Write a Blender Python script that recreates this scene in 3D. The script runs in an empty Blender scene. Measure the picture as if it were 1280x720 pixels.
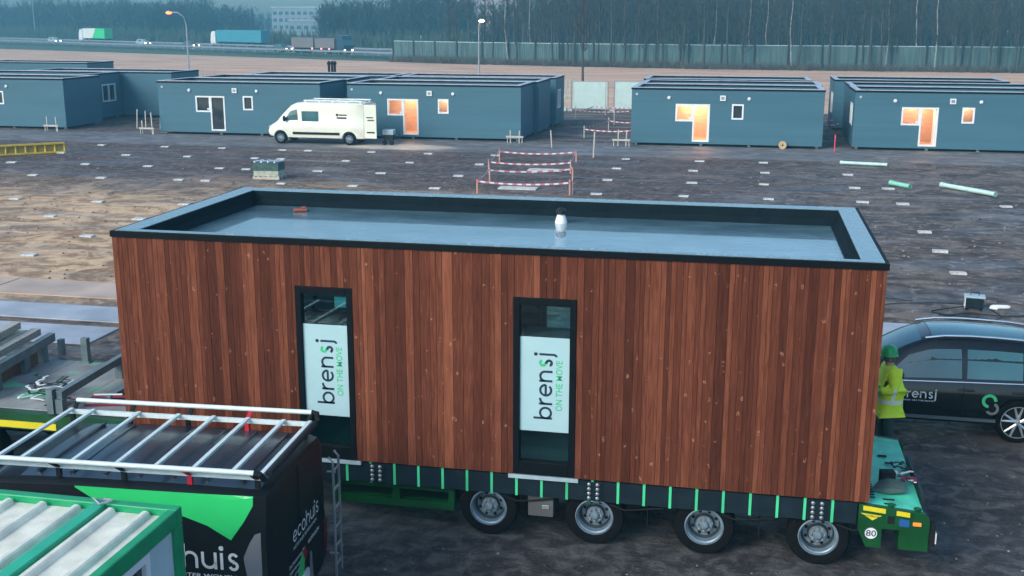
import bpy, bmesh, math, random
from mathutils import Vector, Matrix
R = math.radians
rnd = random.Random(7)
scene = bpy.context.scene
col = scene.collection
# ------------------------------------------------------------------ camera
YAW, PITCH, ROLL = .2023, .2337, .0022
cd = bpy.data.cameras.new('camera'); cam = bpy.data.objects.new('camera', cd); col.objects.link(cam)
fw = Vector((-math.sin(YAW)*math.cos(PITCH), math.cos(YAW)*math.cos(PITCH), -math.sin(PITCH)))
rt = Vector((math.cos(YAW), math.sin(YAW), 0)); up = rt.cross(fw)
r2 = rt*math.cos(ROLL)+up*math.sin(ROLL); u2 = -rt*math.sin(ROLL)+up*math.cos(ROLL)
cam.matrix_world = Matrix(((r2.x, u2.x, -fw.x, 8.3313), (r2.y, u2.y, -fw.y, -13.6387), (r2.z, u2.z, -fw.z, 6.7849), (0, 0, 0, 1)))
cd.sensor_width = 36; cd.lens = 1411.16/1280*36; cd.clip_start = .1; cd.clip_end = 5000
scene.camera = cam
# ------------------------------------------------------------------ sky, sun, exposure
SUN_EL, SUN_AZ = R(32), R(215)          # azimuth: direction the light comes from, clockwise from +Y
w = bpy.data.worlds.new('World'); scene.world = w; w.use_nodes = True
nt = w.node_tree; nt.nodes.clear()
sky = nt.nodes.new('ShaderNodeTexSky'); sky.sky_type = 'NISHITA'; sky.sun_disc = False
sky.sun_elevation = SUN_EL; sky.sun_rotation = SUN_AZ; sky.ozone_density = 3.0; sky.dust_density = 2.0; sky.air_density = 1.0
tint = nt.nodes.new('ShaderNodeMix'); tint.data_type = 'RGBA'; tint.blend_type = 'MULTIPLY'; tint.inputs[0].default_value = 1.0
tint.inputs[7].default_value = (.90, 1.0, .98, 1)
bg = nt.nodes.new('ShaderNodeBackground'); bg.inputs[1].default_value = .15
wo = nt.nodes.new('ShaderNodeOutputWorld')
nt.links.new(sky.outputs[0], tint.inputs[6]); nt.links.new(tint.outputs[2], bg.inputs[0]); nt.links.new(bg.outputs[0], wo.inputs[0])
sd = bpy.data.lights.new('sun', 'SUN'); sd.energy = 1.3; sd.angle = R(25); sd.color = (1, .93, .86)
so = bpy.data.objects.new('sun', sd); col.objects.link(so)
sv = Vector((math.sin(SUN_AZ)*math.cos(SUN_EL), math.cos(SUN_AZ)*math.cos(SUN_EL), math.sin(SUN_EL)))
so.rotation_euler = sv.to_track_quat('Z', 'Y').to_euler()
scene.view_settings.view_transform = 'Standard'; scene.view_settings.look = 'None'
scene.view_settings.exposure = .80; scene.view_settings.gamma = 1
scene.render.engine = 'CYCLES'
scene.cycles.volume_bounces = 0
scene.cycles.max_bounces = 6; scene.cycles.transparent_max_bounces = 12
# ------------------------------------------------------------------ helpers
class MB:
    def __init__(s): s.v = []; s.f = []; s.m = []; s.c = []; s.T = None
    def _add(s, vs, fs, m=0, c=None):
        b = len(s.v)
        for p in vs:
            p = Vector(p)
            s.v.append(s.T @ p if s.T else p)
        for f in fs: s.f.append([b+i for i in f]); s.m.append(m); s.c.append(c)
        return s
    def box(s, a, b, m=0, c=None):
        x0, y0, z0 = a; x1, y1, z1 = b
        if x0 > x1: x0, x1 = x1, x0
        if y0 > y1: y0, y1 = y1, y0
        if z0 > z1: z0, z1 = z1, z0
        vs = [(x0, y0, z0), (x1, y0, z0), (x1, y1, z0), (x0, y1, z0), (x0, y0, z1), (x1, y0, z1), (x1, y1, z1), (x0, y1, z1)]
        return s._add(vs, [(0, 3, 2, 1), (4, 5, 6, 7), (0, 1, 5, 4), (1, 2, 6, 5), (2, 3, 7, 6), (3, 0, 4, 7)], m, c)
    def tube(s, pts, r, n=8, m=0, caps=True, c=None):
        pts = [Vector(p) for p in pts]
        rs = r if isinstance(r, (list, tuple)) else [r]*len(pts)
        vs = []; fs = []
        for i, p in enumerate(pts):
            if i == 0: d = pts[1]-p
            elif i == len(pts)-1: d = p-pts[i-1]
            else: d = pts[i+1]-pts[i-1]
            d.normalize()
            a = d.cross(Vector((0, 0, 1))) if abs(d.z) < .95 else d.cross(Vector((0, 1, 0)))
            a.normalize(); b = d.cross(a)
            for k in range(n):
                t = 2*math.pi*k/n
                vs.append(p+(a*math.cos(t)+b*math.sin(t))*rs[i])
        for i in range(len(pts)-1):
            for k in range(n):
                k2 = (k+1) % n
                fs.append((i*n+k, i*n+k2, (i+1)*n+k2, (i+1)*n+k))
        if caps:
            fs.append(tuple(range(n-1, -1, -1))); q = (len(pts)-1)*n; fs.append(tuple(range(q, q+n)))
        return s._add(vs, fs, m, c)
    def bar(s, a, b, w, h, m=0, c=None):       # rectangular bar a->b, w sideways, h up
        a = Vector(a); b = Vector(b); d = (b-a).normalized()
        side = d.cross(Vector((0, 0, 1)))
        if side.length < .01: side = Vector((1, 0, 0))
        side.normalize(); u = side.cross(d)
        vs = []
        for p in (a, b):
            for sx, sz in ((-1, -1), (1, -1), (1, 1), (-1, 1)): vs.append(p+side*sx*w/2+u*sz*h/2)
        return s._add(vs, [(0, 1, 2, 3), (7, 6, 5, 4), (0, 4, 5, 1), (1, 5, 6, 2), (2, 6, 7, 3), (3, 7, 4, 0)], m, c)
    def lathe(s, prof, n=24, m=0, axis='z', o=(0, 0, 0), sy=1, caps=True):   # prof: (r, h)
        vs = []; fs = []; o = Vector(o)
        for r_, h in prof:
            for k in range(n):
                t = 2*math.pi*k/n
                x, y = r_*math.cos(t), r_*math.sin(t)
                if axis == 'z': p = Vector((x, y*sy, h))
                elif axis == 'y': p = Vector((x, h, y))
                else: p = Vector((h, x, y))
                vs.append(o+p)
        for i in range(len(prof)-1):
            for k in range(n):
                k2 = (k+1) % n; fs.append((i*n+k, i*n+k2, (i+1)*n+k2, (i+1)*n+k))
        if caps: fs.append(tuple(range(n-1, -1, -1))); q = (len(prof)-1)*n; fs.append(tuple(range(q, q+n)))
        return s._add(vs, fs, m)
    def prism(s, poly, a, b, m=0, plane='xz'):   # 2D polygon extruded along the third axis a..b
        n = len(poly)
        def P(u, v, t): return {'xz': (u, t, v), 'yz': (t, u, v), 'xy': (u, v, t)}[plane]
        vs = [P(u, v, a) for u, v in poly]+[P(u, v, b) for u, v in poly]
        fs = [tuple(range(n-1, -1, -1)), tuple(range(n, 2*n))]+[(i, (i+1) % n, n+(i+1) % n, n+i) for i in range(n)]
        return s._add(vs, fs, m)
    def grid(s, rows, m=0, closed=False, c=None):
        n = len(rows[0]); vs = [p for r_ in rows for p in r_]; fs = []
        for i in range(len(rows)-1):
            for k in range(n if closed else n-1):
                k2 = (k+1) % n; fs.append((i*n+k, i*n+k2, (i+1)*n+k2, (i+1)*n+k))
        return s._add(vs, fs, m, c)
    def quad(s, a, b, c_, d, m=0, c=None): return s._add([a, b, c_, d], [(0, 1, 2, 3)], m, c)
    def build(s, name, mats, parent=None, smooth=None, loc=None, rz=0, bevel=0):
        me = bpy.data.meshes.new(name); me.from_pydata([tuple(p) for p in s.v], [], s.f)
        for mt in (mats if isinstance(mats, (list, tuple)) else [mats]): me.materials.append(mt)
        me.polygons.foreach_set('material_index', s.m)
        if any(c is not None for c in s.c):
            at = me.color_attributes.new('tone', 'FLOAT_COLOR', 'CORNER')
            for p, c in zip(me.polygons, s.c):
                for li in p.loop_indices: at.data[li].color = (c or 0, (c or 0)*7.31 % 1, (c or 0)*3.77 % 1, 1)
        bm = bmesh.new(); bm.from_mesh(me); bmesh.ops.recalc_face_normals(bm, faces=bm.faces)
        if smooth:
            for f in bm.faces: f.smooth = True
            for e in bm.edges:
                if len(e.link_faces) == 2 and e.calc_face_angle(0) > R(smooth): e.smooth = False
        bm.to_mesh(me); bm.free()
        o = bpy.data.objects.new(name, me); col.objects.link(o)
        if parent: o.parent = parent
        if loc: o.location = loc
        o.rotation_euler.z = rz
        if bevel:
            b = o.modifiers.new('bevel', 'BEVEL'); b.width = bevel; b.segments = 2; b.limit_method = 'ANGLE'
        return o
def tag(o, label=None, cat=None, group=None, kind=None):
    if label: o['label'] = label
    if cat: o['category'] = cat
    if group: o['group'] = group
    if kind: o['kind'] = kind
    return o
def empty(name, loc, rz=0):
    o = bpy.data.objects.new(name, None); col.objects.link(o); o.location = loc; o.rotation_euler.z = rz
    o.empty_display_size = .3
    return o
KIDS = {}
def copy_tree(o, parent=None):
    c = o.copy(); col.objects.link(c); c.parent = parent
    for ch in [x for x in o.children]: copy_tree(ch, c)
    return c
def srgb(h):
    h = h.lstrip('#'); v = [int(h[i:i+2], 16)/255 for i in (0, 2, 4)]
    return tuple(x/12.92 if x <= .04045 else ((x+.055)/1.055)**2.4 for x in v)
MATS = {}
def mat(name, c, rough=.6, metal=0, var=.12, scale=3.0, bump=0, bscale=40, emis=None, estr=0, spec=.5, coat=0, stretch=(1, 1, 1), rvar=.1):
    if name in MATS: return MATS[name]
    m = bpy.data.materials.new(name); m.use_nodes = True; t = m.node_tree; N = t.nodes; L = t.links
    b = N['Principled BSDF']; b.inputs['Roughness'].default_value = rough; b.inputs['Metallic'].default_value = metal
    b.inputs['Specular IOR Level'].default_value = spec; b.inputs['Coat Weight'].default_value = coat
    co = N.new('ShaderNodeTexCoord'); mp = N.new('ShaderNodeMapping'); mp.inputs['Scale'].default_value = stretch
    L.new(co.outputs['Object'], mp.inputs[0])
    nz = N.new('ShaderNodeTexNoise'); nz.inputs['Scale'].default_value = scale; nz.inputs['Detail'].default_value = 6
    L.new(mp.outputs[0], nz.inputs[0])
    mx = N.new('ShaderNodeMix'); mx.data_type = 'RGBA'
    mr = N.new('ShaderNodeMapRange'); mr.inputs[1].default_value = .3; mr.inputs[2].default_value = .7
    L.new(nz.outputs[0], mr.inputs[0]); L.new(mr.outputs[0], mx.inputs[0])
    mx.inputs[6].default_value = tuple(max(0, x*(1-var)) for x in c[:3])+(1,)
    mx.inputs[7].default_value = tuple(min(1, x*(1+var)) for x in c[:3])+(1,)
    L.new(mx.outputs[2], b.inputs['Base Color'])
    r_ = N.new('ShaderNodeMapRange'); r_.inputs[3].default_value = max(.02, rough-rvar); r_.inputs[4].default_value = min(1, rough+rvar)
    L.new(nz.outputs[0], r_.inputs[0]); L.new(r_.outputs[0], b.inputs['Roughness'])
    if bump:
        n2 = N.new('ShaderNodeTexNoise'); n2.inputs['Scale'].default_value = bscale; n2.inputs['Detail'].default_value = 4
        L.new(mp.outputs[0], n2.inputs[0])
        bp = N.new('ShaderNodeBump'); bp.inputs['Strength'].default_value = bump; bp.inputs['Distance'].default_value = .02
        L.new(n2.outputs[0], bp.inputs['Height']); L.new(bp.outputs[0], b.inputs['Normal'])
    if emis:
        b.inputs['Emission Color'].default_value = tuple(emis[:3])+(1,); b.inputs['Emission Strength'].default_value = estr
    MATS[name] = m
    return m
def glassmat(name, tintc=(.6, .8, .8), dark=.5, rough=.02):   # thin window glass: tinted see-through mixed with a mirror coat
    if name in MATS: return MATS[name]
    m = bpy.data.materials.new(name); m.use_nodes = True; t = m.node_tree; N = t.nodes; L = t.links
    N.clear(); out = N.new('ShaderNodeOutputMaterial')
    tr = N.new('ShaderNodeBsdfTransparent'); tr.inputs[0].default_value = tuple(x*dark for x in tintc)+(1,)
    gl = N.new('ShaderNodeBsdfGlossy'); gl.inputs['Roughness'].default_value = rough; gl.inputs[0].default_value = (.9, .97, 1, 1)
    fr = N.new('ShaderNodeFresnel'); fr.inputs[0].default_value = 1.7
    nz = N.new('ShaderNodeTexNoise'); nz.inputs['Scale'].default_value = 1.2
    bp = N.new('ShaderNodeBump'); bp.inputs['Strength'].default_value = .03; L.new(nz.outputs[0], bp.inputs['Height'])
    L.new(bp.outputs[0], gl.inputs['Normal'])
    mx = N.new('ShaderNodeMixShader'); L.new(fr.outputs[0], mx.inputs[0]); L.new(tr.outputs[0], mx.inputs[1]); L.new(gl.outputs[0], mx.inputs[2])
    L.new(mx.outputs[0], out.inputs[0]); MATS[name] = m
    return m
# ---- materials
M_white = mat('white_paint', (.78, .80, .79), .35, var=.04, scale=2)
M_offwhite = mat('van_white_paint', (.80, .79, .66), .25, var=.04, scale=2, coat=.5)
M_upvc = mat('white_window_profile', (.78, .80, .80), .35, var=.04)
M_black = mat('black_rubber', (.007, .008, .009), .8, var=.3, bump=.3, spec=.3)
M_dark = mat('dark_grey_metal', (.014, .017, .02), .5, var=.25, spec=.35)
M_alu = mat('bare_aluminium', (.62, .66, .67), .32, metal=.75, var=.1, scale=12)
M_rack = mat('satin_aluminium_rail', (.68, .78, .76), .5, metal=.05, var=.08, scale=12)
M_steel = mat('galvanised_steel', (.35, .38, .40), .45, metal=.6, var=.2, scale=8)
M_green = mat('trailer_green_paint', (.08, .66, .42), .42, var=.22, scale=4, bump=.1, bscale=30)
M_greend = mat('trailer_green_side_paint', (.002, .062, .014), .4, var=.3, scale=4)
M_yellow = mat('yellow_reflective_tape', (.75, .62, .02), .4, var=.08)
M_navy = mat('navy_beam_paint', (.006, .016, .024), .5, var=.3, scale=6, spec=.3)
M_strap = mat('bright_green_flap', (.06, .62, .27), .5, var=.25, scale=1.5)
M_tyre = mat('tyre_rubber', (.005, .0055, .006), .85, var=.35, scale=14, spec=.12, bump=.4, bscale=60)
M_rim = mat('silver_rim_paint', (.26, .34, .40), .4, metal=.5, var=.3, scale=7)
M_hubd = mat('dark_rim_ring', (.03, .045, .055), .5, var=.3)  # dark tone for the recessed rings of the trailer rims
M_glass = glassmat('window_glass', (.6, .95, .95), .9)
M_clear = glassmat('clear_cabin_glass', (1, 1, 1), .97)
M_dglass = mat('tinted_vehicle_glass', (.03, .13, .15), .05, var=.2, scale=1.5, spec=1, rvar=.02)
M_winglass = mat('dark_cabin_glass', (.025, .035, .04), .08, var=.3, scale=2, spec=.8, rvar=.03)
M_red = mat('red_plastic', (.5, .01, .03), .45)
M_orange = mat('orange_lamp_lens', (.9, .25, .03), .3, emis=(1, .3, .05), estr=.25)
M_blue = mat('blue_plastic', (.02, .10, .32), .4)
M_pale = mat('pale_membrane', (.38, .50, .54), .5, var=.12, scale=6)
M_bolt = mat('zinc_bolt', (.28, .31, .33), .45, metal=.6)
M_ply = mat('warm_plywood', (.74, .50, .34), .6, var=.12, scale=1.5, stretch=(1, 1, 6))
M_inner = mat('pale_interior_wall', (.55, .55, .50), .8, var=.06)
M_timber = mat('weathered_timber', (.40, .39, .34), .8, var=.3, scale=5, stretch=(1, 8, 8), bump=.3)
M_stake = mat('pale_stake_timber', (.50, .46, .40), .8, var=.2)
M_conc = mat('pale_concrete', (.55, .55, .54), .8, var=.3, scale=6, bump=.3)
M_lampglow = mat('sodium_lamp_glow', (1, .3, .1), .4, emis=(1, .10, .02), estr=5)
M_lampwarm = mat('warm_lamp_glow', (1, .7, .5), .4, emis=(1, .62, .38), estr=9)
M_head = mat('headlight_glow', (1, .9, .8), .3, emis=(1, .78, .6), estr=7)
M_tail = mat('red_marker_glow', (.9, .1, .1), .3, emis=(1, .2, .25), estr=2.5)
M_clad = mat('slate_blue_cladding', (.046, .135, .185), .62, var=.14, scale=1.2, bump=.25, bscale=3.2, stretch=(.05, .05, 2.2))
M_trimblk = mat('black_roof_trim', (.003, .005, .007), .6, var=.2, spec=.12)
M_cap = mat('light_roof_coping', (.50, .50, .58), .3, metal=.3, var=.08)
M_roofdk = mat('dark_roof_membrane', (.03, .05, .06), .25, var=.4, scale=1.5)

def attr_wood():
    m = bpy.data.materials.new('thermo_wood_cladding'); m.use_nodes = True; t = m.node_tree; N = t.nodes; L = t.links
    b = N['Principled BSDF']; co = N.new('ShaderNodeTexCoord')
    at = N.new('ShaderNodeAttribute'); at.attribute_name = 'tone'; sp = N.new('ShaderNodeSeparateColor'); L.new(at.outputs['Color'], sp.inputs[0])
    add = N.new('ShaderNodeVectorMath'); add.operation = 'ADD'      # offset each board's grain
    cmb = N.new('ShaderNodeCombineXYZ'); mul = N.new('ShaderNodeMath'); mul.operation = 'MULTIPLY'; mul.inputs[1].default_value = 37
    L.new(sp.outputs[1], mul.inputs[0]); L.new(mul.outputs[0], cmb.inputs[2]); L.new(mul.outputs[0], cmb.inputs[1])
    L.new(co.outputs['Object'], add.inputs[0]); L.new(cmb.outputs[0], add.inputs[1])
    mp = N.new('ShaderNodeMapping'); mp.inputs['Scale'].default_value = (1, 1, .07); L.new(add.outputs[0], mp.inputs[0])
    g = N.new('ShaderNodeTexNoise'); g.inputs['Scale'].default_value = 42; g.inputs['Detail'].default_value = 7; g.inputs['Distortion'].default_value = .6
    L.new(mp.outputs[0], g.inputs[0])
    ramp = N.new('ShaderNodeValToRGB'); e = ramp.color_ramp.elements
    e[0].position = 0; e[0].color = (.032, .0065, .0028, 1); e[1].position = 1; e[1].color = (.31, .100, .050, 1)
    k = e.new(.5); k.color = (.120, .0325, .0160, 1)
    # value = board tone mixed with grain and large weathering
    m1 = N.new('ShaderNodeMath'); m1.operation = 'MULTIPLY'; m1.inputs[1].default_value = .56; L.new(sp.outputs[0], m1.inputs[0])
    m2 = N.new('ShaderNodeMath'); m2.operation = 'MULTIPLY_ADD'; m2.inputs[1].default_value = .80; m2.inputs[2].default_value = -.16; L.new(g.outputs[0], m2.inputs[0])
    m3 = N.new('ShaderNodeMath'); m3.operation = 'ADD'; L.new(m1.outputs[0], m3.inputs[0]); L.new(m2.outputs[0], m3.inputs[1])
    L.new(m3.outputs[0], ramp.inputs[0])
    # knots: sparse voronoi cells, pale curls round a dark eye
    mk = N.new('ShaderNodeMapping'); mk.inputs['Scale'].default_value = (1, 1, .6); L.new(add.outputs[0], mk.inputs[0])
    dn = N.new('ShaderNodeTexNoise'); dn.inputs['Scale'].default_value = 22; L.new(mk.outputs[0], dn.inputs[0])
    dm = N.new('ShaderNodeMix'); dm.data_type = 'RGBA'; dm.inputs[0].default_value = .045; L.new(mk.outputs[0], dm.inputs[6]); L.new(dn.outputs['Color'], dm.inputs[7])
    vo = N.new('ShaderNodeTexVoronoi'); vo.inputs['Scale'].default_value = 8; L.new(dm.outputs[2], vo.inputs[0])
    kr = N.new('ShaderNodeValToRGB'); ke = kr.color_ramp.elements; ke[0].position = 0; ke[0].color = (.1, .1, .1, 1); ke[1].position = .20; ke[1].color = (0, 0, 0, 1)
    q = ke.new(.07); q.color = (.05, .05, .05, 1); q = ke.new(.11); q.color = (1, 1, 1, 1); q = ke.new(.15); q.color = (.25, .25, .25, 1)
    L.new(vo.outputs['Distance'], kr.inputs[0])
    vs = N.new('ShaderNodeSeparateColor'); L.new(vo.outputs['Color'], vs.inputs[0])
    gt = N.new('ShaderNodeMath'); gt.operation = 'GREATER_THAN'; gt.inputs[1].default_value = .2; L.new(vs.outputs[0], gt.inputs[0])
    n3 = N.new('ShaderNodeTexNoise'); n3.inputs['Scale'].default_value = 17; L.new(add.outputs[0], n3.inputs[0])
    r3 = N.new('ShaderNodeMapRange'); r3.inputs[1].default_value = .50; r3.inputs[2].default_value = .60; L.new(n3.outputs[0], r3.inputs[0])
    a = N.new('ShaderNodeMath'); a.operation = 'MULTIPLY'; L.new(kr.outputs[0], a.inputs[0]); L.new(gt.outputs[0], a.inputs[1])
    a2 = N.new('ShaderNodeMath'); a2.operation = 'MULTIPLY'; L.new(a.outputs[0], a2.inputs[0]); L.new(r3.outputs[0], a2.inputs[1])
    a3 = N.new('ShaderNodeMath'); a3.operation = 'MULTIPLY'; a3.inputs[1].default_value = .9; L.new(a2.outputs[0], a3.inputs[0])
    km = N.new('ShaderNodeMix'); km.data_type = 'RGBA'; L.new(a3.outputs[0], km.inputs[0]); L.new(ramp.outputs[0], km.inputs[6]); km.inputs[7].default_value = (.50, .24, .14, 1)
    L.new(km.outputs[2], b.inputs['Base Color']); b.inputs['Roughness'].default_value = .75; b.inputs['Specular IOR Level'].default_value = .15
    bp = N.new('ShaderNodeBump'); bp.inputs['Strength'].default_value = .35; bp.inputs['Distance'].default_value = .004
    L.new(g.outputs[0], bp.inputs['Height']); L.new(bp.outputs[0], b.inputs['Normal'])
    return m
M_wood = attr_wood()

def wet_roof():
    m = bpy.data.materials.new('wet_roof_membrane'); m.use_nodes = True; t = m.node_tree; N = t.nodes; L = t.links
    b = N['Principled BSDF']; co = N.new('ShaderNodeTexCoord')
    mp = N.new('ShaderNodeMapping'); mp.inputs['Scale'].default_value = (1, 1.6, 1); L.new(co.outputs['Object'], mp.inputs[0])
    nz = N.new('ShaderNodeTexNoise'); nz.inputs['Scale'].default_value = 1.1; nz.inputs['Detail'].default_value = 9; nz.inputs['Distortion'].default_value = .5; L.new(mp.outputs[0], nz.inputs[0])
    cr = N.new('ShaderNodeValToRGB'); e = cr.color_ramp.elements; e[0].position = .35; e[0].color = (.07, .15, .185, 1); e[1].position = .7; e[1].color = (.15, .27, .31, 1)
    L.new(nz.outputs[0], cr.inputs[0]); L.new(cr.outputs[0], b.inputs['Base Color'])
    rr = N.new('ShaderNodeMapRange'); rr.inputs[1].default_value = .4; rr.inputs[2].default_value = .62; rr.inputs[3].default_value = .03; rr.inputs[4].default_value = .16; L.new(nz.outputs[0], rr.inputs[0]); L.new(rr.outputs[0], b.inputs['Roughness'])
    b.inputs['Specular IOR Level'].default_value = 1.0; b.inputs['IOR'].default_value = 1.8; b.inputs['Coat Weight'].default_value = .6; b.inputs['Coat Roughness'].default_value = .03
    n2 = N.new('ShaderNodeTexNoise'); n2.inputs['Scale'].default_value = 5; n2.inputs['Detail'].default_value = 9; n2.inputs['Roughness'].default_value = .65; L.new(mp.outputs[0], n2.inputs[0])
    bp = N.new('ShaderNodeBump'); bp.inputs['Strength'].default_value = .65; bp.inputs['Distance'].default_value = .02
    L.new(n2.outputs[0], bp.inputs['Height']); L.new(bp.outputs[0], b.inputs['Normal'])
    return m
M_wet = wet_roof()
M_wetcap = mat('wet_parapet_membrane', (.006, .014, .019), .85, var=.25, scale=5, bump=.25, bscale=7, spec=.08, rvar=.1)

def ground_mat():
    m = bpy.data.materials.new('muddy_ground'); m.use_nodes = True; t = m.node_tree; N = t.nodes; L = t.links
    b = N['Principled BSDF']; g = N.new('ShaderNodeNewGeometry'); sp = N.new('ShaderNodeSeparateXYZ'); L.new(g.outputs['Position'], sp.inputs[0])
    def noise(sc, st, det=7, dist=0):
        mp = N.new('ShaderNodeMapping'); mp.inputs['Scale'].default_value = st; L.new(g.outputs['Position'], mp.inputs[0])
        n = N.new('ShaderNodeTexNoise'); n.inputs['Scale'].default_value = sc; n.inputs['Detail'].default_value = det; n.inputs['Distortion'].default_value = dist
        n.inputs['Roughness'].default_value = .6
        L.new(mp.outputs[0], n.inputs[0]); return n.outputs[0]
    def mth(op, a, b_=None, c=None):
        n = N.new('ShaderNodeMath'); n.operation = op
        for i, x in enumerate((a, b_, c)):
            if x is None: continue
            if isinstance(x, (int, float)): n.inputs[i].default_value = x
            else: L.new(x, n.inputs[i])
        return n.outputs[0]
    def sstep(x, lo, hi):
        n = N.new('ShaderNodeMapRange'); n.interpolation_type = 'SMOOTHSTEP'; n.inputs[1].default_value = lo; n.inputs[2].default_value = hi; L.new(x, n.inputs[0]); return n.outputs[0]
    def mix(f, a, b_):
        n = N.new('ShaderNodeMix'); n.data_type = 'RGBA'
        if isinstance(f, (int, float)): n.inputs[0].default_value = f
        else: L.new(f, n.inputs[0])
        for i, x in ((6, a), (7, b_)):
            if isinstance(x, tuple): n.inputs[i].default_value = x+(1,)
            else: L.new(x, n.inputs[i])
        return n.outputs[2]
    big = noise(.22, (.5, 1.0, 1), 5, .6); streak = noise(.8, (.7, .9, 1), 10, 1.5); fine = noise(3.4, (1, 1, 1), 9, .5); grit = noise(22, (1, 1, 1), 4); mot = noise(.55, (.6, 1.1, 1), 8, .8)
    rut = noise(1.5, (.11, 1.0, 1), 5, 1.0)
    X, Y = sp.outputs[0], sp.outputs[1]
    Yn = mth('MULTIPLY_ADD', big, 9, Y); Xn = mth('MULTIPLY_ADD', big, 8, X)      # wobbling edges (noise ~.5 -> +4.5)
    # base: dark wet earth, mottled with drier grey clods
    c = mix(sstep(streak, .36, .64), (.050, .037, .033), (.195, .150, .125))
    c = mix(mth('MULTIPLY', sstep(mot, .46, .60), .7), c, (.065, .052, .050))
    c = mix(mth('MULTIPLY', sstep(fine, .50, .68), .75), c, (.31, .255, .215))
    c = mix(mth('MULTIPLY', sstep(rut, .56, .66), .55), c, (.038, .032, .032))
    # brown to purple churned mud in the middle distance, left and centre
    mud = mth('MULTIPLY', sstep(Yn, 30, 36), mth('SUBTRACT', 1, sstep(Xn, 10, 16)))
    c = mix(mth('MULTIPLY', mud, .5), c, mix(sstep(fine, .42, .66), (.052, .034, .032), (.165, .118, .108)))
    # dry sandy soil at the left
    left = mth('SUBTRACT', 1, sstep(Xn, 0, 9))
    sand = mth('MULTIPLY', left, mth('MULTIPLY', sstep(Yn, 12, 17), mth('SUBTRACT', 1, sstep(Yn, 28, 38))))
    sc = mix(sstep(streak, .40, .60), (.30, .175, .095), (.70, .46, .27))
    sc = mix(mth('MULTIPLY', sstep(mot, .50, .62), .45), sc, (.28, .17, .10))
    sc = mix(mth('MULTIPLY', sstep(fine, .48, .70), .6), sc, (.76, .54, .35))
    sc = mix(mth('MULTIPLY', sstep(rut, .58, .66), .4), sc, (.15, .095, .06))
    c = mix(mth('MULTIPLY', sand, .97), c, sc)
    # site road in front of the cabins, smoother and greyer
    road = mth('MULTIPLY', sstep(mth('MULTIPLY_ADD', big, 2.5, Y), 44.6, 45.8), mth('SUBTRACT', 1, sstep(Y, 48.2, 51)))
    c = mix(mth('MULTIPLY', road, .75), c, mix(sstep(streak, .35, .65), (.13, .135, .145), (.24, .24, .25)))
    # light spilling from the open cabin door, painted into the soil colour
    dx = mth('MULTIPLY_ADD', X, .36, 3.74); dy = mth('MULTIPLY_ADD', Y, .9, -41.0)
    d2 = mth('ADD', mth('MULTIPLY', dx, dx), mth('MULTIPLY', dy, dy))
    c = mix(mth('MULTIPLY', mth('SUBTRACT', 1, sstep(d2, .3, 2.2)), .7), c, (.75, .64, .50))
    # compacted dark hardstanding nearest to us
    near = mth('SUBTRACT', 1, sstep(mth('MULTIPLY_ADD', big, 3, Y), 3.5, 7.5))
    nc = mix(sstep(fine, .4, .66), (.032, .030, .031), (.105, .099, .098))
    nc = mix(sstep(grit, .66, .72), nc, (.22, .22, .24))
    c = mix(near, c, nc)
    c = mix(mth('MULTIPLY', sstep(grit, .5, .7), .25), c, (.17, .16, .16))
    L.new(c, b.inputs['Base Color'])
    wet = noise(.55, (.3, 1.2, 1), 5, .5)
    rr = N.new('ShaderNodeMapRange'); rr.inputs[1].default_value = .40; rr.inputs[2].default_value = .56; rr.inputs[3].default_value = .42; rr.inputs[4].default_value = .9
    L.new(wet, rr.inputs[0]); L.new(rr.outputs[0], b.inputs['Roughness']); b.inputs['Specular IOR Level'].default_value = .3
    h = mth('ADD', mth('ADD', mth('MULTIPLY', streak, .7), mth('MULTIPLY', rut, .5)), mth('ADD', mth('MULTIPLY', fine, .35), mth('MULTIPLY', grit, .06)))
    bp = N.new('ShaderNodeBump'); bp.inputs['Strength'].default_value = .8; bp.inputs['Distance'].default_value = .16
    L.new(h, bp.inputs['Height']); L.new(bp.outputs[0], b.inputs['Normal'])
    return m

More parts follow.
